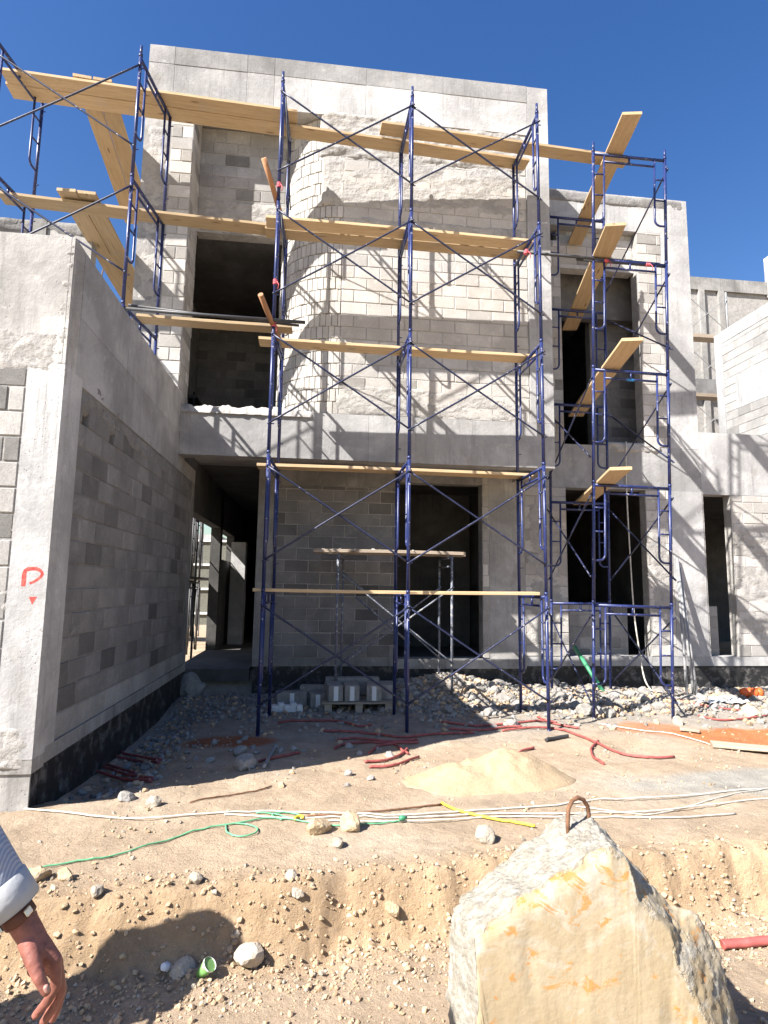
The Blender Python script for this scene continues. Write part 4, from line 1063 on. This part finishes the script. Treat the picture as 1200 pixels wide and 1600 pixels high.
def p_mid():
    while True:
        x, y = rnd.uniform(-3.2, 7), rnd.uniform(3.6, 7.4)
        if rnd.random() < sst(-0.05, 0.5, nz(x, y, 1.4, 43))+0.05: return x, y
def p_rub():
    while True:
        x, y = rnd.uniform(-1.9, 8.5), rnd.uniform(7.4, 10.1)
        d = (0.95 if x > 1.0 else 0.12)*sst(7.9, 8.9, y+0.3*nz(x, y, 1.5, 3)) + 0.05
        if rnd.random() < d: return x, y
scatter('gravel', 'loose stones and grit lying along the foot of the dug bank', 8000, p_near, lambda x, y: 0.0035+0.012*rnd.random()**3+0.014*(rnd.random() < 0.04), ['rock_tan', 'clod', 'rock', 'clod'], 'gravel')
def p_bank():
    x = rnd.uniform(-2.6, 3.6); return x, crest_y(x)-0.14+rnd.gauss(0, 0.14)
scatter('clods', 'crumbling lumps of tan soil covering the dug bank', 2600, p_bank, lambda x, y: 0.004+0.02*rnd.random()**3.5, ['clod', 'clod', 'rock_tan'], 'soil')
scatter('grit', 'small stones scattered over the tan ground before the scaffold', 2600, p_mid, lambda x, y: 0.005+0.017*rnd.random()**4, ['rock', 'rock_tan', 'sand'], 'gravel')
scatter('rubble', 'broken concrete and block debris heaped along the foot of the house', 7000, p_rub, lambda x, y: 0.014+0.055*rnd.random()**2.2, ['debris', 'debris', 'clod'], 'rubble')
def p_foot():
    while True:
        x, y = rnd.uniform(-1.95, 0.9), rnd.uniform(5.2, 10.0)
        if rnd.random() < math.exp(-((x+1.75)/0.45)**2)+0.5*sst(7.6, 9.4, y)+0.06: return x, y
scatter('shaded_rubble', 'broken concrete bits littering the shaded ground beside the left wing', 1500, p_foot, lambda x, y: 0.01+0.05*rnd.random()**3, ['debris', 'debris', 'clod'], 'rubble')
# individual rocks and chunks
for (px, py, s_, mat, lab) in [(497, 1300, .115, 'rock_tan', 'large yellowish rock lying left of its twin beside the white cables'), (548, 1295, .10, 'rock_tan', 'rounded yellowish rock right of its twin beside the white cables'), (388, 1505, .085, 'rock', 'angular pale rock at the foot of the bank right of the green cup'),
        (527, 1321, .05, 'rock', 'white stone just in front of the two yellowish rocks'), (306, 1378, .05, 'rock', 'small white rock on top of the bank'), (103, 1371, .05, 'rock_tan', 'pale yellow rock near the edge of the bank, right of the sleeve'), (60, 1375, .07, 'rock_tan', 'yellow rock on the bank edge beside the shirt cuff'),
        (240, 1258, .06, 'rock', 'white stone at the shadow edge beside the left wing'), (198, 1250, .07, 'debris', 'grey chunk in the shade by the left wing corner'), (150, 1395, .04, 'rock', 'small pale stone below the green hose'),
        (286, 1520, .07, 'rock', 'rounded grey stone in the shade left of the green cup'), (1035, 1455, .05, 'rock', 'white stone on the bank right of the boulder'), (755, 1315, .08, 'rock', 'half buried pale rock behind the boulder on its left'),
        (384, 1200, .13, 'debris', 'flat grey concrete chunk in the shade before the left scaffold post'), (375, 1180, .10, 'debris', 'grey chunk behind the flat one in the shade'), (1175, 1118, .16, 'rock', 'pale rock beside the red sand at the right edge'),
        (1060, 1132, .09, 'rock', 'cream stone on the red sand beside the tower post'), (455, 1372, .035, 'rock', 'small stone in the middle of the bank top'), (612, 1425, .05, 'rock_tan', 'tan lump in the bank face left of the boulder'), (465, 1400, .04, 'rock', 'pale stone stuck in the bank face'),
        (1128, 1632, .05, 'rock', 'stone in the shadow right of the boulder')]:
    p = hit(px, py); stone(p.x, p.y, s_, mat, lab, 'rock', None, 'rock', 3, 0.75, 0.25)
for (px, py, s_, lab) in [(912, 1118, .13, 'upright broken block half at the rubble edge'), (930, 1118, .11, 'broken block half leaning beside the upright one'), (952, 1120, .09, 'tan broken block lying right of the upright halves'),
                           (300, 1085, .28, 'dark slab of broken concrete at the mouth of the passage'), (865, 1075, .12, 'white topped chunk on the rubble behind the right scaffold post')]:
    p = hit(px, py); stone(p.x, p.y, s_, 'debris', lab, 'chunk', None, 'concrete_chunk', 3, 0.9, 0.2)
for i in range(130):
    x, y = p_rub(); 
    while x < 0.9: x, y = p_rub()
    stone(x, y, rnd.uniform(0.06, 0.15), 'debris', 'small broken concrete chunk in the rubble along the foot of the house', 'chunk', 'broken chunks in the rubble', 'concrete_chunk', 2, 0.65, 0.42)
for i in range(26):
    x, y = rnd.uniform(-1.7, 0.6), rnd.uniform(5.6, 9.6)
    stone(x, y, rnd.uniform(0.03, 0.075), 'debris', 'grey chunk lying in the shade beside the left wing', 'chunk', 'chunks in the shade', 'concrete_chunk', 2, 0.6, 0.3)

# ================================================================== HOSES, CABLES
def line(pxs, r, mat, name, label, cat, group=None, lift=0.004, wob=0.006):
    pts = smooth([hit(*p) for p in pxs]); q = []
    for i, p in enumerate(pts):
        x = p.x+wob*noise.noise(V((i*0.7, 3, r*99))); y = p.y+wob*noise.noise(V((i*0.7, 8, r*99)))
        q.append(V((x, y, max(ground_z(x, y), p.z)+r+lift)))
    m_ = MB(); m_.tube(q, r, 8); return tag(m_.build(name, M[mat], None, loc=q[0]), label, cat, group)
RG = 'red conduit pieces on the ground'
for pxs, lab in [
    ([(435, 1131), (480, 1128), (530, 1129), (562, 1137), (580, 1134)], 'dark red conduit in the shade between the two left posts'),
    ([(505, 1144), (545, 1145), (590, 1150), (625, 1154), (680, 1149), (740, 1147)], 'long red conduit running past the middle post foot'),
    ([(527, 1158), (560, 1156), (610, 1161), (652, 1157)], 'straight red conduit at the back of the tangle by the shadow edge'),
    ([(523, 1172), (548, 1163), (600, 1163), (654, 1162)], 'red conduit bent at its left end in the tangle by the shadow edge'),
    ([(577, 1179), (592, 1168), (616, 1165), (628, 1175), (638, 1180)], 'curled conduit in the tangle by the shadow edge'),
    ([(570, 1193), (605, 1190), (628, 1180), (636, 1172)], 'sunlit red conduit curving up at the right of the tangle'),
    ([(577, 1201), (612, 1199), (635, 1192), (654, 1185)], 'lowest sunlit red conduit of the tangle'),
    ([(405, 1192), (430, 1186), (468, 1179)], 'short red conduit crossing a grey pipe in the shade'),
    ([(114, 1190), (150, 1207), (195, 1221), (236, 1224)], 'front red conduit of the lower bundle by the left wing'),
    ([(122, 1186), (160, 1200), (205, 1215), (240, 1220)], 'middle red conduit of the lower bundle by the left wing'),
    ([(136, 1184), (170, 1198), (212, 1211)], 'back red conduit of the lower bundle by the left wing'),
    ([(150, 1168), (185, 1185), (215, 1192), (248, 1194)], 'front red conduit of the upper bundle by the left wing'),
    ([(158, 1163), (195, 1180), (252, 1190)], 'back red conduit of the upper bundle by the left wing'),
    ([(785, 1144), (825, 1139), (865, 1140), (898, 1149), (930, 1162), (965, 1178), (1010, 1186), (1053, 1185)], 'longest red conduit snaking in the sun past the right post'),
    ([(935, 1160), (924, 1172), (928, 1186), (943, 1196)], 'red conduit loop hooked round the longest one'),
    ([(690, 1130), (740, 1136), (800, 1132), (845, 1128), (870, 1131)], 'red conduit along the rubble edge before the right post'),
    ([(702, 1141), (750, 1143), (790, 1138), (815, 1137)], 'short red conduit below the rubble left of the right post'),
    ([(840, 1122), (865, 1132), (905, 1140)], 'red conduit crossing behind the right post foot'),
    ([(806, 1188), (815, 1176), (834, 1171)], 'red conduit stub poking out of the sand pile'),
    ([(1085, 1118), (1130, 1127), (1200, 1120)], 'red conduit lying on the red sand at the right'),
    ([(1060, 1095), (1110, 1106), (1160, 1112)], 'red conduit at the rubble edge behind the red sand')]:
    line(pxs, 0.0135, 'red_tube', 'red_conduit', lab, 'conduit', RG)
line([(1128, 1485), (1165, 1482), (1260, 1480)], 0.024, 'red_tube', 'red_pipe', 'thick red pipe at the foot of the bank right of the boulder', 'pipe')
line([(413, 1201), (420, 1188), (428, 1173)], 0.018, 'steel', 'grey_pipe', 'short grey pipe crossed by a red conduit in the shade', 'pipe')
line([(853, 1160), (870, 1156), (888, 1153)], 0.02, 'dark_steel', 'dark_pipe', 'short dark pipe lying before the right post', 'pipe')
line([(0, 1264), (90, 1270), (200, 1281), (330, 1273), (450, 1271), (600, 1276), (720, 1270), (870, 1260), (960, 1251), (1100, 1243), (1260, 1228)], 0.0065, 'cable_white', 'white_cable', 'longest white cable stretched across the whole ground', 'cable', 'white cables')
line([(350, 1275), (470, 1281), (620, 1280), (760, 1274), (900, 1273), (1010, 1270), (1130, 1257), (1260, 1246)], 0.006, 'cable_white', 'white_cable', 'middle white cable running to the right over the slurry patch', 'cable', 'white cables')
line([(480, 1286), (640, 1285), (800, 1278), (940, 1279), (1060, 1279), (1150, 1273)], 0.0055, 'cable_white', 'white_cable', 'nearest white cable, ending on the slurry patch', 'cable', 'white cables')
line([(900, 1262), (1010, 1275), (1090, 1258), (1200, 1233)], 0.0045, 'cable_white', 'white_cable', 'thin white cable crossing over the slurry patch', 'cable', 'white cables')
line([(45, 1362), (110, 1350), (170, 1341), (260, 1316), (320, 1297), (370, 1288), (430, 1280), (520, 1292), (590, 1289), (630, 1285)], 0.0055, 'cable_green', 'green_hose', 'green hose running from the left bank to the yellowish rocks', 'hose')
line([(352, 1290), (355, 1303), (375, 1309), (398, 1304), (402, 1296), (385, 1290), (362, 1289)], 0.0055, 'cable_green', 'green_hose', 'green hose curled in a small loop before the white cables', 'hose')
line([(400, 1272), (430, 1274), (455, 1280), (470, 1276), (445, 1271), (425, 1276), (440, 1283)], 0.0055, 'cable_green', 'green_hose', 'knotted green hose on the white cables', 'hose')
line([(460, 1283), (468, 1279), (475, 1281)], 0.012, 'yellow', 'yellow_strap', 'scrap of yellow strap by the knotted green hose', 'strap')
line([(690, 1257), (712, 1268), (750, 1278), (790, 1286), (836, 1294)], 0.010, 'yellow', 'yellow_strap', 'yellow strap running from the cables to the boulder', 'strap')
line([(480, 1277), (540, 1275), (610, 1268), (690, 1259)], 0.007, 'rust', 'rebar', 'thin rusty bar lying behind the white cables', 'rebar')
line([(296, 1256), (350, 1246), (400, 1238), (424, 1230)], 0.006, 'rust', 'rebar', 'thin dark bar at the shadow edge near the left wing', 'rebar')
line([(935, 1132), (1000, 1142), (1060, 1150), (1110, 1165)], 0.007, 'cable_white', 'rope', 'pale rope along the edge of the red sand', 'rope')
p = hit(1112, 1166); q = hit(1240, 1180)
plank(p+V((0, 0, 0.012)), q+V((0, 0, 0.03)), 'weathered grey board lying before the red sand', 0.2, 0.03, 'wood_old', 'boards on the ground', 'board')
p = hit(1062, 1142); q = hit(1092, 1146)
plank(p+V((0, 0, 0.02)), q+V((0, 0, 0.02)), 'short grey board beside the tower foot', 0.16, 0.03, 'wood_old', 'boards on the ground', 'board')
# green cap at the hose end
p = hit(629, 1286); m_ = MB(); m_.tube([p+V((-.025, 0, 0.03)), p+V((0, 0, 0.034)), p+V((.03, 0.01, 0.03))], [0.014, 0.018, 0.010], 10); tag(m_.build('hose_end', M['green_pipe'], None, loc=p), 'bright green fitting at the hose end by the rocks', 'fitting')
# leaning pipes and hanging cable
pole([at(945, 1085, Y=9.35), at(897, 1010, Y=10.0)], 0.035, 'green_pipe', 'green_pipe', 'bright green pipe leaning on the window sill behind the tower', 'pipe', 12)
for a, c_, lab in [((1075, 1104), (1058, 880), 'left of the grey pipes leaning on the wing column'), ((1086, 1106), (1058, 872), 'middle of the grey pipes leaning on the wing column'), ((1092, 1108), (1062, 888), 'right of the grey pipes leaning on the wing column')]:
    pole([at(*a, Y=9.2), at(*c_, Y=10.1)], 0.022, 'steel', 'leaning_pipe', lab, 'pipe')
pts = [(978, 690, 10.1), (979, 765, 10.1), (984, 860, 10.08), (990, 950, 10.06), (998, 1010, 10.0), (1007, 1060, 9.8), (1020, 1082, 9.5)]
m_ = MB(); m_.tube(smooth([at(x, y, Y=z) for x, y, z in pts]), 0.013, 8); tag(m_.build('hanging_cable', M['cable_white'], None, loc=at(978, 690, Y=10.1)), 'white cable hanging down before the ground window', 'cable')
# litter
p = hit(1172, 1090); m_ = MB()
for i in range(4): m_.tube([p+V((-0.16+i*0.085, 0.0, 0.07)), p+V((-0.10+i*0.085, -0.02, 0.08)), p+V((-0.06+i*0.085, -0.02, 0.06))], [0.07, 0.09, 0.06], 10)
tag(m_.build('orange_bag', M['orange'], None, loc=p), 'crumpled orange plastic bag by the footing at the right', 'bag')
p = hit(1120, 1098); mb_ = MB(); nu = 16; vs = []
for j in range(nu+1):
    for i in range(nu+1):
        u, w_ = i/nu-0.5, j/nu-0.5; vs.append(p+V((u*0.9+0.05*noise.noise(V((u*6, w_*6, 1))), w_*0.5, 0.03+0.07*abs(noise.noise(V((u*5, w_*5, 0)))))))
mb_.add(vs, [(j*(nu+1)+i, j*(nu+1)+i+1, (j+1)*(nu+1)+i+1, (j+1)*(nu+1)+i) for j in range(nu) for i in range(nu)], 1, 0, True)
tag(mb_.build('plastic_sheet', M['plastic'], None, loc=p), 'crumpled milky plastic sheet below the leaning pipes', 'sheet')
# green paper cup lying at the bank foot
p = hit(312, 1527); m_ = MB(); d = V((0.55, -0.25, 0.65)).normalized()
m_.tube([p+V((0, 0, 0.012)), p+V((0, 0, 0.012))+d*0.075], [0.022, 0.034], 18)
cup = tag(m_.build('paper_cup', M['cup'], None, loc=p), 'crushed green paper cup at the foot of the bank', 'cup')
m_ = MB(); m_.tube([p+V((0, 0, 0.012))+d*0.072, p+V((0, 0, 0.012))+d*0.08], 0.0352, 18, caps=False); m_.build('rim', M['label'], cup, loc=p)
p = hit(258, 1515); stone(p.x, p.y, 0.035, 'white_foam', 'crumpled white scrap left of the green cup', 'litter', None, 'paper_scrap', 2, 0.7, 0.2)

# ================================================================== BEYOND THE CARPORT
fence = thing('wire_fence', 'white railed wire fence with green netting, seen through the carport', 'fence', (-5, 18, 0.2))
m_ = MB(); m_.box(-10, -2.2, 18.03, 18.05, 0.6, 3.0); m_.build('netting', plain('grey_netting', (0.15, 0.15, 0.125), 0.9, 0.4, 30), fence, loc=(-5, 18, 0.2))
for z in (0.9, 1.6, 2.3, 3.0):
    m_ = MB(); m_.box(-10, -2.2, 17.97, 18.02, z, z+0.06); m_.build('rail', M['label'], fence, loc=(-5, 18, z))
for x in (-9, -7.5, -6, -4.5, -3.62, -2.4):
    m_ = MB(); m_.box(x, x+0.07, 17.93, 17.968, 0.2, 3.2); m_.build('post', M['label'], fence, loc=(x, 18, 0.2))
vw = thing('far_villa', 'white villa beyond the wire fence, seen through the carport', 'house', (-9, 40, 0))
m_ = MB(); m_.box(-16, -6.4, 40, 48, 0, 4.6); m_.build('wall', M['label'], vw, loc=(-9, 40, 0))
m_ = MB(); m_.box(-16.2, -6.2, 39.8, 48.2, 4.6, 5.0); m_.build('roof', M['concrete'], vw, loc=(-9, 40, 4.6))
for x in (-14, -11, -8.4):
    m_ = MB(); m_.box(x, x+1.0, 39.95, 40.02, 1.4, 3.0); m_.build('window', M['dark_steel'], vw, loc=(x, 40, 1.4))

# ================================================================== PEOPLE
def bake(name, mb_, voxel, mat, parent, smooth_it=4, loc=None, sub=False):
    o = mb_.build(name+'_raw', mat, None)
    r_ = o.modifiers.new('r', 'REMESH'); r_.mode = 'VOXEL'; r_.voxel_size = voxel
    s_ = o.modifiers.new('s', 'SMOOTH'); s_.iterations = smooth_it; s_.factor = 0.5
    dg = bpy.context.evaluated_depsgraph_get(); dg.update()
    me = bpy.data.meshes.new_from_object(o.evaluated_get(dg)); me.name = name
    bpy.data.objects.remove(o)
    me.polygons.foreach_set('use_smooth', [True]*len(me.polygons))
    if not me.materials: me.materials.append(mat)
    n = bpy.data.objects.new(name, me); COL.objects.link(n)
    if loc is not None: me.transform(Matrix.Translation(-V(loc))); n.location = loc
    if parent is not None: attach(n, parent)
    return n
def pc(px, py, dd=0.0): return at(px, py, D=1.30+dd)
gzp = ground_z(-0.95, 1.25)
sh_l = pc(-185, 1085, 0.0); elb = pc(-76, 1274, -0.01); wri = pc(33, 1436)
FD = V((0.2, -0.98, 0)); SD = V((0.98, 0.2, 0))          # the way the person faces, and to the person's left
hip = sh_l-SD*0.20; hip.z = gzp+0.93
neck = sh_l-SD*0.20+V((0, 0, 0.08)); head = neck+FD*0.03+V((0, 0, 0.19))
sh_r = sh_l-SD*0.40
body = MB(); C_ = body.capsule
C_(hip, neck-V((0, 0, 0.25)), 0.125, 0.135); C_(neck-V((0, 0, 0.22)), neck-V((0, 0, 0.06)), 0.135, 0.08)
C_(sh_l-SD*0.04-V((0, 0, 0.02)), sh_r+SD*0.04-V((0, 0, 0.02)), 0.062, 0.062); C_(neck-V((0, 0, 0.05)), head-V((0, 0, 0.05)), 0.056, 0.056)
C_(head-V((0.0, 0, 0.02)), head-FD*0.015+V((0, 0, 0.035)), 0.078, 0.092); C_(head+FD*0.035-V((0, 0, 0.03)), head+FD*0.05-V((0, 0, 0.075)), 0.055, 0.042)
C_(head+FD*0.085, head+FD*0.115-V((0, 0, 0.025)), 0.011, 0.015)
LG = []
for s_ in (-1, 1):
    C_(head+SD*0.088*s_-V((0, 0, 0.03)), head+SD*0.092*s_+V((0, 0, 0.012)), 0.012, 0.016)
    h0 = hip+SD*0.09*s_-V((0, 0, 0.02)); kn = hip+SD*0.10*s_+FD*(0.05-0.06*s_); kn.z = gzp+0.50; an = hip+SD*0.10*s_-FD*0.16*s_; an.z = gzp+0.09
    LG.append((h0, kn, an))
    C_(h0, kn, 0.088, 0.058); C_(kn, an, 0.056, 0.038); C_(an-V((0, 0, 0.04)), an+FD*0.15-V((0, 0, 0.055)), 0.04, 0.03)
# far arm, hanging
er = sh_r-SD*0.05-FD*0.05-V((0, 0, 0.29)); wr = er+FD*0.06-V((0, 0, 0.25)); C_(sh_r, er, 0.05, 0.04); C_(er, wr, 0.04, 0.027); C_(wr, wr+V((-0.03, 0, -0.09)), 0.028, 0.03)
for k in range(4): C_(wr+V((-0.055+0.022*k, 0.01, -0.09)), wr+V((-0.07+0.022*k, 0.0, -0.175+0.006*abs(k-1.5))), 0.0095, 0.008)
C_(wr+V((-0.05, -0.01, -0.03)), wr+V((-0.085, -0.015, -0.1)), 0.013, 0.010)
# near arm and hand (thumb side towards the camera, fingers bent)
C_(sh_l, elb, 0.052, 0.044); C_(elb, wri, 0.043, 0.029); C_(wri, pc(52, 1468), 0.029, 0.027)
mcp = [(86, 1500, .0), (88, 1504, .022), (83, 1509, .044), (76, 1512, .062)]
pip = [(88, 1538, -.004), (95, 1546, .02), (97, 1545, .045), (95, 1536, .064)]
dip = [(75, 1563, -.008), (83, 1574, .016), (90, 1572, .043), (92, 1560, .063)]
tip = [(56, 1586, -.008), (68, 1597, .012), (82, 1592, .04), (88, 1578, .062)]
for a, p_, d_, t_, r_ in zip(mcp, pip, dip, tip, (0.0115, 0.012, 0.0112, 0.0098)):
    C_(wri+(pc(*a)-wri)*0.12, pc(a[0]-14, a[1]-14, a[2]), 0.022, 0.019); C_(pc(a[0]-14, a[1]-14, a[2]), pc(*a), 0.019, 0.0145)
    C_(pc(a[0]-22, a[1]+2, a[2]), pc(*a), 0.016, 0.013)
    C_(pc(*a), pc(*p_), r_+0.0018, r_); C_(pc(*p_), pc(*d_), r_, r_*0.92); C_(pc(*d_), pc(*t_), r_*0.92, r_*0.78)
C_(pc(44, 1470, -.012), pc(52, 1502, -.034), 0.021, 0.0165); C_(pc(52, 1502, -.034), pc(61, 1527, -.046), 0.0155, 0.0128); C_(pc(61, 1527, -.046), pc(72, 1549, -.047), 0.0128, 0.0100)
per = thing('person', 'person in a pale blue striped shirt with one arm hanging, cut by the left edge', 'person', (hip.x, hip.y, gzp))
bdy = bake('body', body, 0.0034, M['skin'], per, 3, (hip.x, hip.y, gzp))
m_ = MB(); nn_ = (pc(74, 1544, -.06)-pc(74, 1544, -.04)).normalized()
m_.capsule(pc(72.0, 1543, -.0535), pc(73.8, 1547.5, -.0535), 0.0058, 0.0052); m_.build('thumb_nail', M['nail'], per, loc=pc(73.5, 1546, -.055))
# shirt
sh = MB(); C_ = sh.capsule
C_(hip-V((0, 0, 0.02)), neck-V((0, 0, 0.26)), 0.15, 0.158); C_(neck-V((0, 0, 0.24)), neck-V((0, 0, 0.1)), 0.155, 0.095); C_(sh_l-SD*0.04-V((0, 0, 0.02)), sh_r+SD*0.04-V((0, 0, 0.02)), 0.077, 0.077)
C_(sh_l, elb, 0.074, 0.064); cuf = elb.lerp(wri, 0.83); C_(elb, elb.lerp(cuf, 0.8), 0.064, 0.055)
C_(sh_r, er, 0.07, 0.06); C_(er, er.lerp(wr, 0.85), 0.06, 0.046)
bake('shirt', sh, 0.008, M['shirt'], per, 2, (hip.x, hip.y, gzp))
ax_ = (wri-elb).normalized(); m_ = MB()
c0, c1 = elb.lerp(wri, 0.66), elb.lerp(wri, 0.90)
m_.tube([c0, c0.lerp(c1, 0.06), c0.lerp(c1, 0.5), c0.lerp(c1, 0.96), c1, c1-ax_*0.006, c0+ax_*0.02], [0.054, 0.057, 0.0565, 0.0555, 0.0535, 0.049, 0.049], 28, caps=False)
m_.build('shirt_cuff', M['cuff'], per, loc=c0)
w0 = elb.lerp(wri, 0.965)
m_ = MB(); m_.tube([w0-ax_*0.012, w0-ax_*0.009, w0+ax_*0.009, w0+ax_*0.012], [0.0315, 0.0335, 0.0335, 0.0315], 24); wt = m_.build('watch_strap', M['leather'], per, loc=w0)
sd = ax_.cross(CF).normalized()
for sg in (-1, 1): m_ = MB(); m_.cham(w0-sd*0.033*sg-CF*0.012, (ax_, sd, ax_.cross(sd)), (0.008, 0.003, 0.010), 0.002); m_.build('clasp', M['chrome'], wt, loc=w0)
tr_ = MB(); C_ = tr_.capsule
C_(hip-SD*0.03+V((0, 0, 0.03)), hip+SD*0.03-V((0, 0, 0.06)), 0.142, 0.14)
for h0, kn, an in LG:
    C_(h0, kn, 0.105, 0.078); C_(kn, an+V((0, 0, 0.03)), 0.078, 0.062)
bake('trousers', tr_, 0.009, M['trousers'], per, 2, (hip.x, hip.y, gzp))
for h0, kn, an in LG:
    a0 = an-V((0, 0, 0.04)); q = MB(); q.capsule(a0, a0+FD*0.17-V((0, 0, 0.008)), 0.05, 0.042); bake('shoe', q, 0.008, M['shoe'], per, 2, tuple(a0))
q = MB(); q.capsule(head-FD*0.03+V((0, 0, 0.03)), head-FD*0.005+V((0, 0, 0.058)), 0.090, 0.088); bake('hair', q, 0.008, M['hair'], per, 2, tuple(head))
# a second person just outside the frame: his shadow falls on the bank
def copy_tree(o, parent=None):
    c = o.copy(); COL.objects.link(c)
    if parent is not None: c.parent = parent
    for ch in list(o.children): copy_tree(ch, c)
    return c
p2 = copy_tree(per); G = hit(318, 1478); t_ = (1.62-G.z)/1.72
hx = V((G.x-1.65*t_, G.y-t_, 0)); o2 = V((hip.x-head.x, hip.y-head.y, 0)); p2.location = (hx.x+o2.x, hx.y+o2.y, ground_z(hx.x, hx.y))
dl = V(p2.location)-V((hip.x, hip.y, gzp)); q = MB()
q.capsule(head+dl+V((0, 0, 0.06)), head+dl+V((0, 0, -0.02)), 0.105, 0.125); q.capsule(head+dl-V((0, 0, 0.02)), neck+dl-V((0, 0, 0.16)), 0.125, 0.22)
bake('shadow_headscarf', q, 0.01, M['label'], p2, 3, tuple(head+dl))  # added to broaden the unseen person's head shadow
q = MB(); q.capsule(neck+dl-V((0, 0, 0.2)), hip+dl, 0.21, 0.235); q.capsule(hip+dl, hip+dl-V((0, 0, 0.78)), 0.235, 0.30); q.capsule(sh_l+dl, sh_r+dl, 0.1, 0.1)
bake('shadow_robe', q, 0.012, M['label'], p2, 3, tuple(hip+dl)); p2['label'] = 'second person standing out of view, casting the rounded shadow on the bank'  # loose garment added to widen the unseen person's body shadow

# ================================================================== LIGHT, SKY, CAMERA
sd = V((-1.65, -1.0, 1.72)).normalized()
elev = math.asin(sd.z)
sun = bpy.data.lights.new('sun', 'SUN'); sun.energy = 5.0; sun.angle = math.radians(0.5); sun.color = (1.0, 0.96, 0.91)
so = bpy.data.objects.new('sun', sun); COL.objects.link(so); so.rotation_euler = (-sd).to_track_quat('-Z', 'Y').to_euler(); so.location = sd*60
W = bpy.data.worlds.new('World'); S.world = W; W.use_nodes = True
nt = W.node_tree; bg = nt.nodes['Background']
sky = nt.nodes.new('ShaderNodeTexSky'); sky.sky_type = 'NISHITA'; sky.sun_disc = False
sky.sun_elevation = elev; sky.sun_rotation = math.atan2(sd.x, sd.y)
sky.air_density = 1.35; sky.dust_density = 0.8; sky.ozone_density = 2.5; sky.altitude = 0
hs_ = nt.nodes.new('ShaderNodeHueSaturation'); hs_.inputs['Saturation'].default_value = 1.34; hs_.inputs['Hue'].default_value = 0.515
nt.links.new(sky.outputs[0], hs_.inputs['Color']); nt.links.new(hs_.outputs[0], bg.inputs[0]); bg.inputs[1].default_value = 0.06
cam = bpy.data.cameras.new('camera'); co = bpy.data.objects.new('camera', cam); COL.objects.link(co)
cam.sensor_fit = 'HORIZONTAL'; cam.sensor_width = 36; cam.lens = F_PX/1200*36; cam.clip_start = 0.05; cam.clip_end = 2000
co.matrix_world = Matrix.Translation((0, 0, EYE)) @ Matrix((CR, CU, -CF)).transposed().to_4x4()
S.camera = co
S.view_settings.view_transform = 'Standard'; S.view_settings.look = 'None'; S.view_settings.exposure = 1.5; S.view_settings.gamma = 1
S.cycles.use_denoising = True; S.cycles.max_bounces = 6; S.cycles.diffuse_bounces = 2
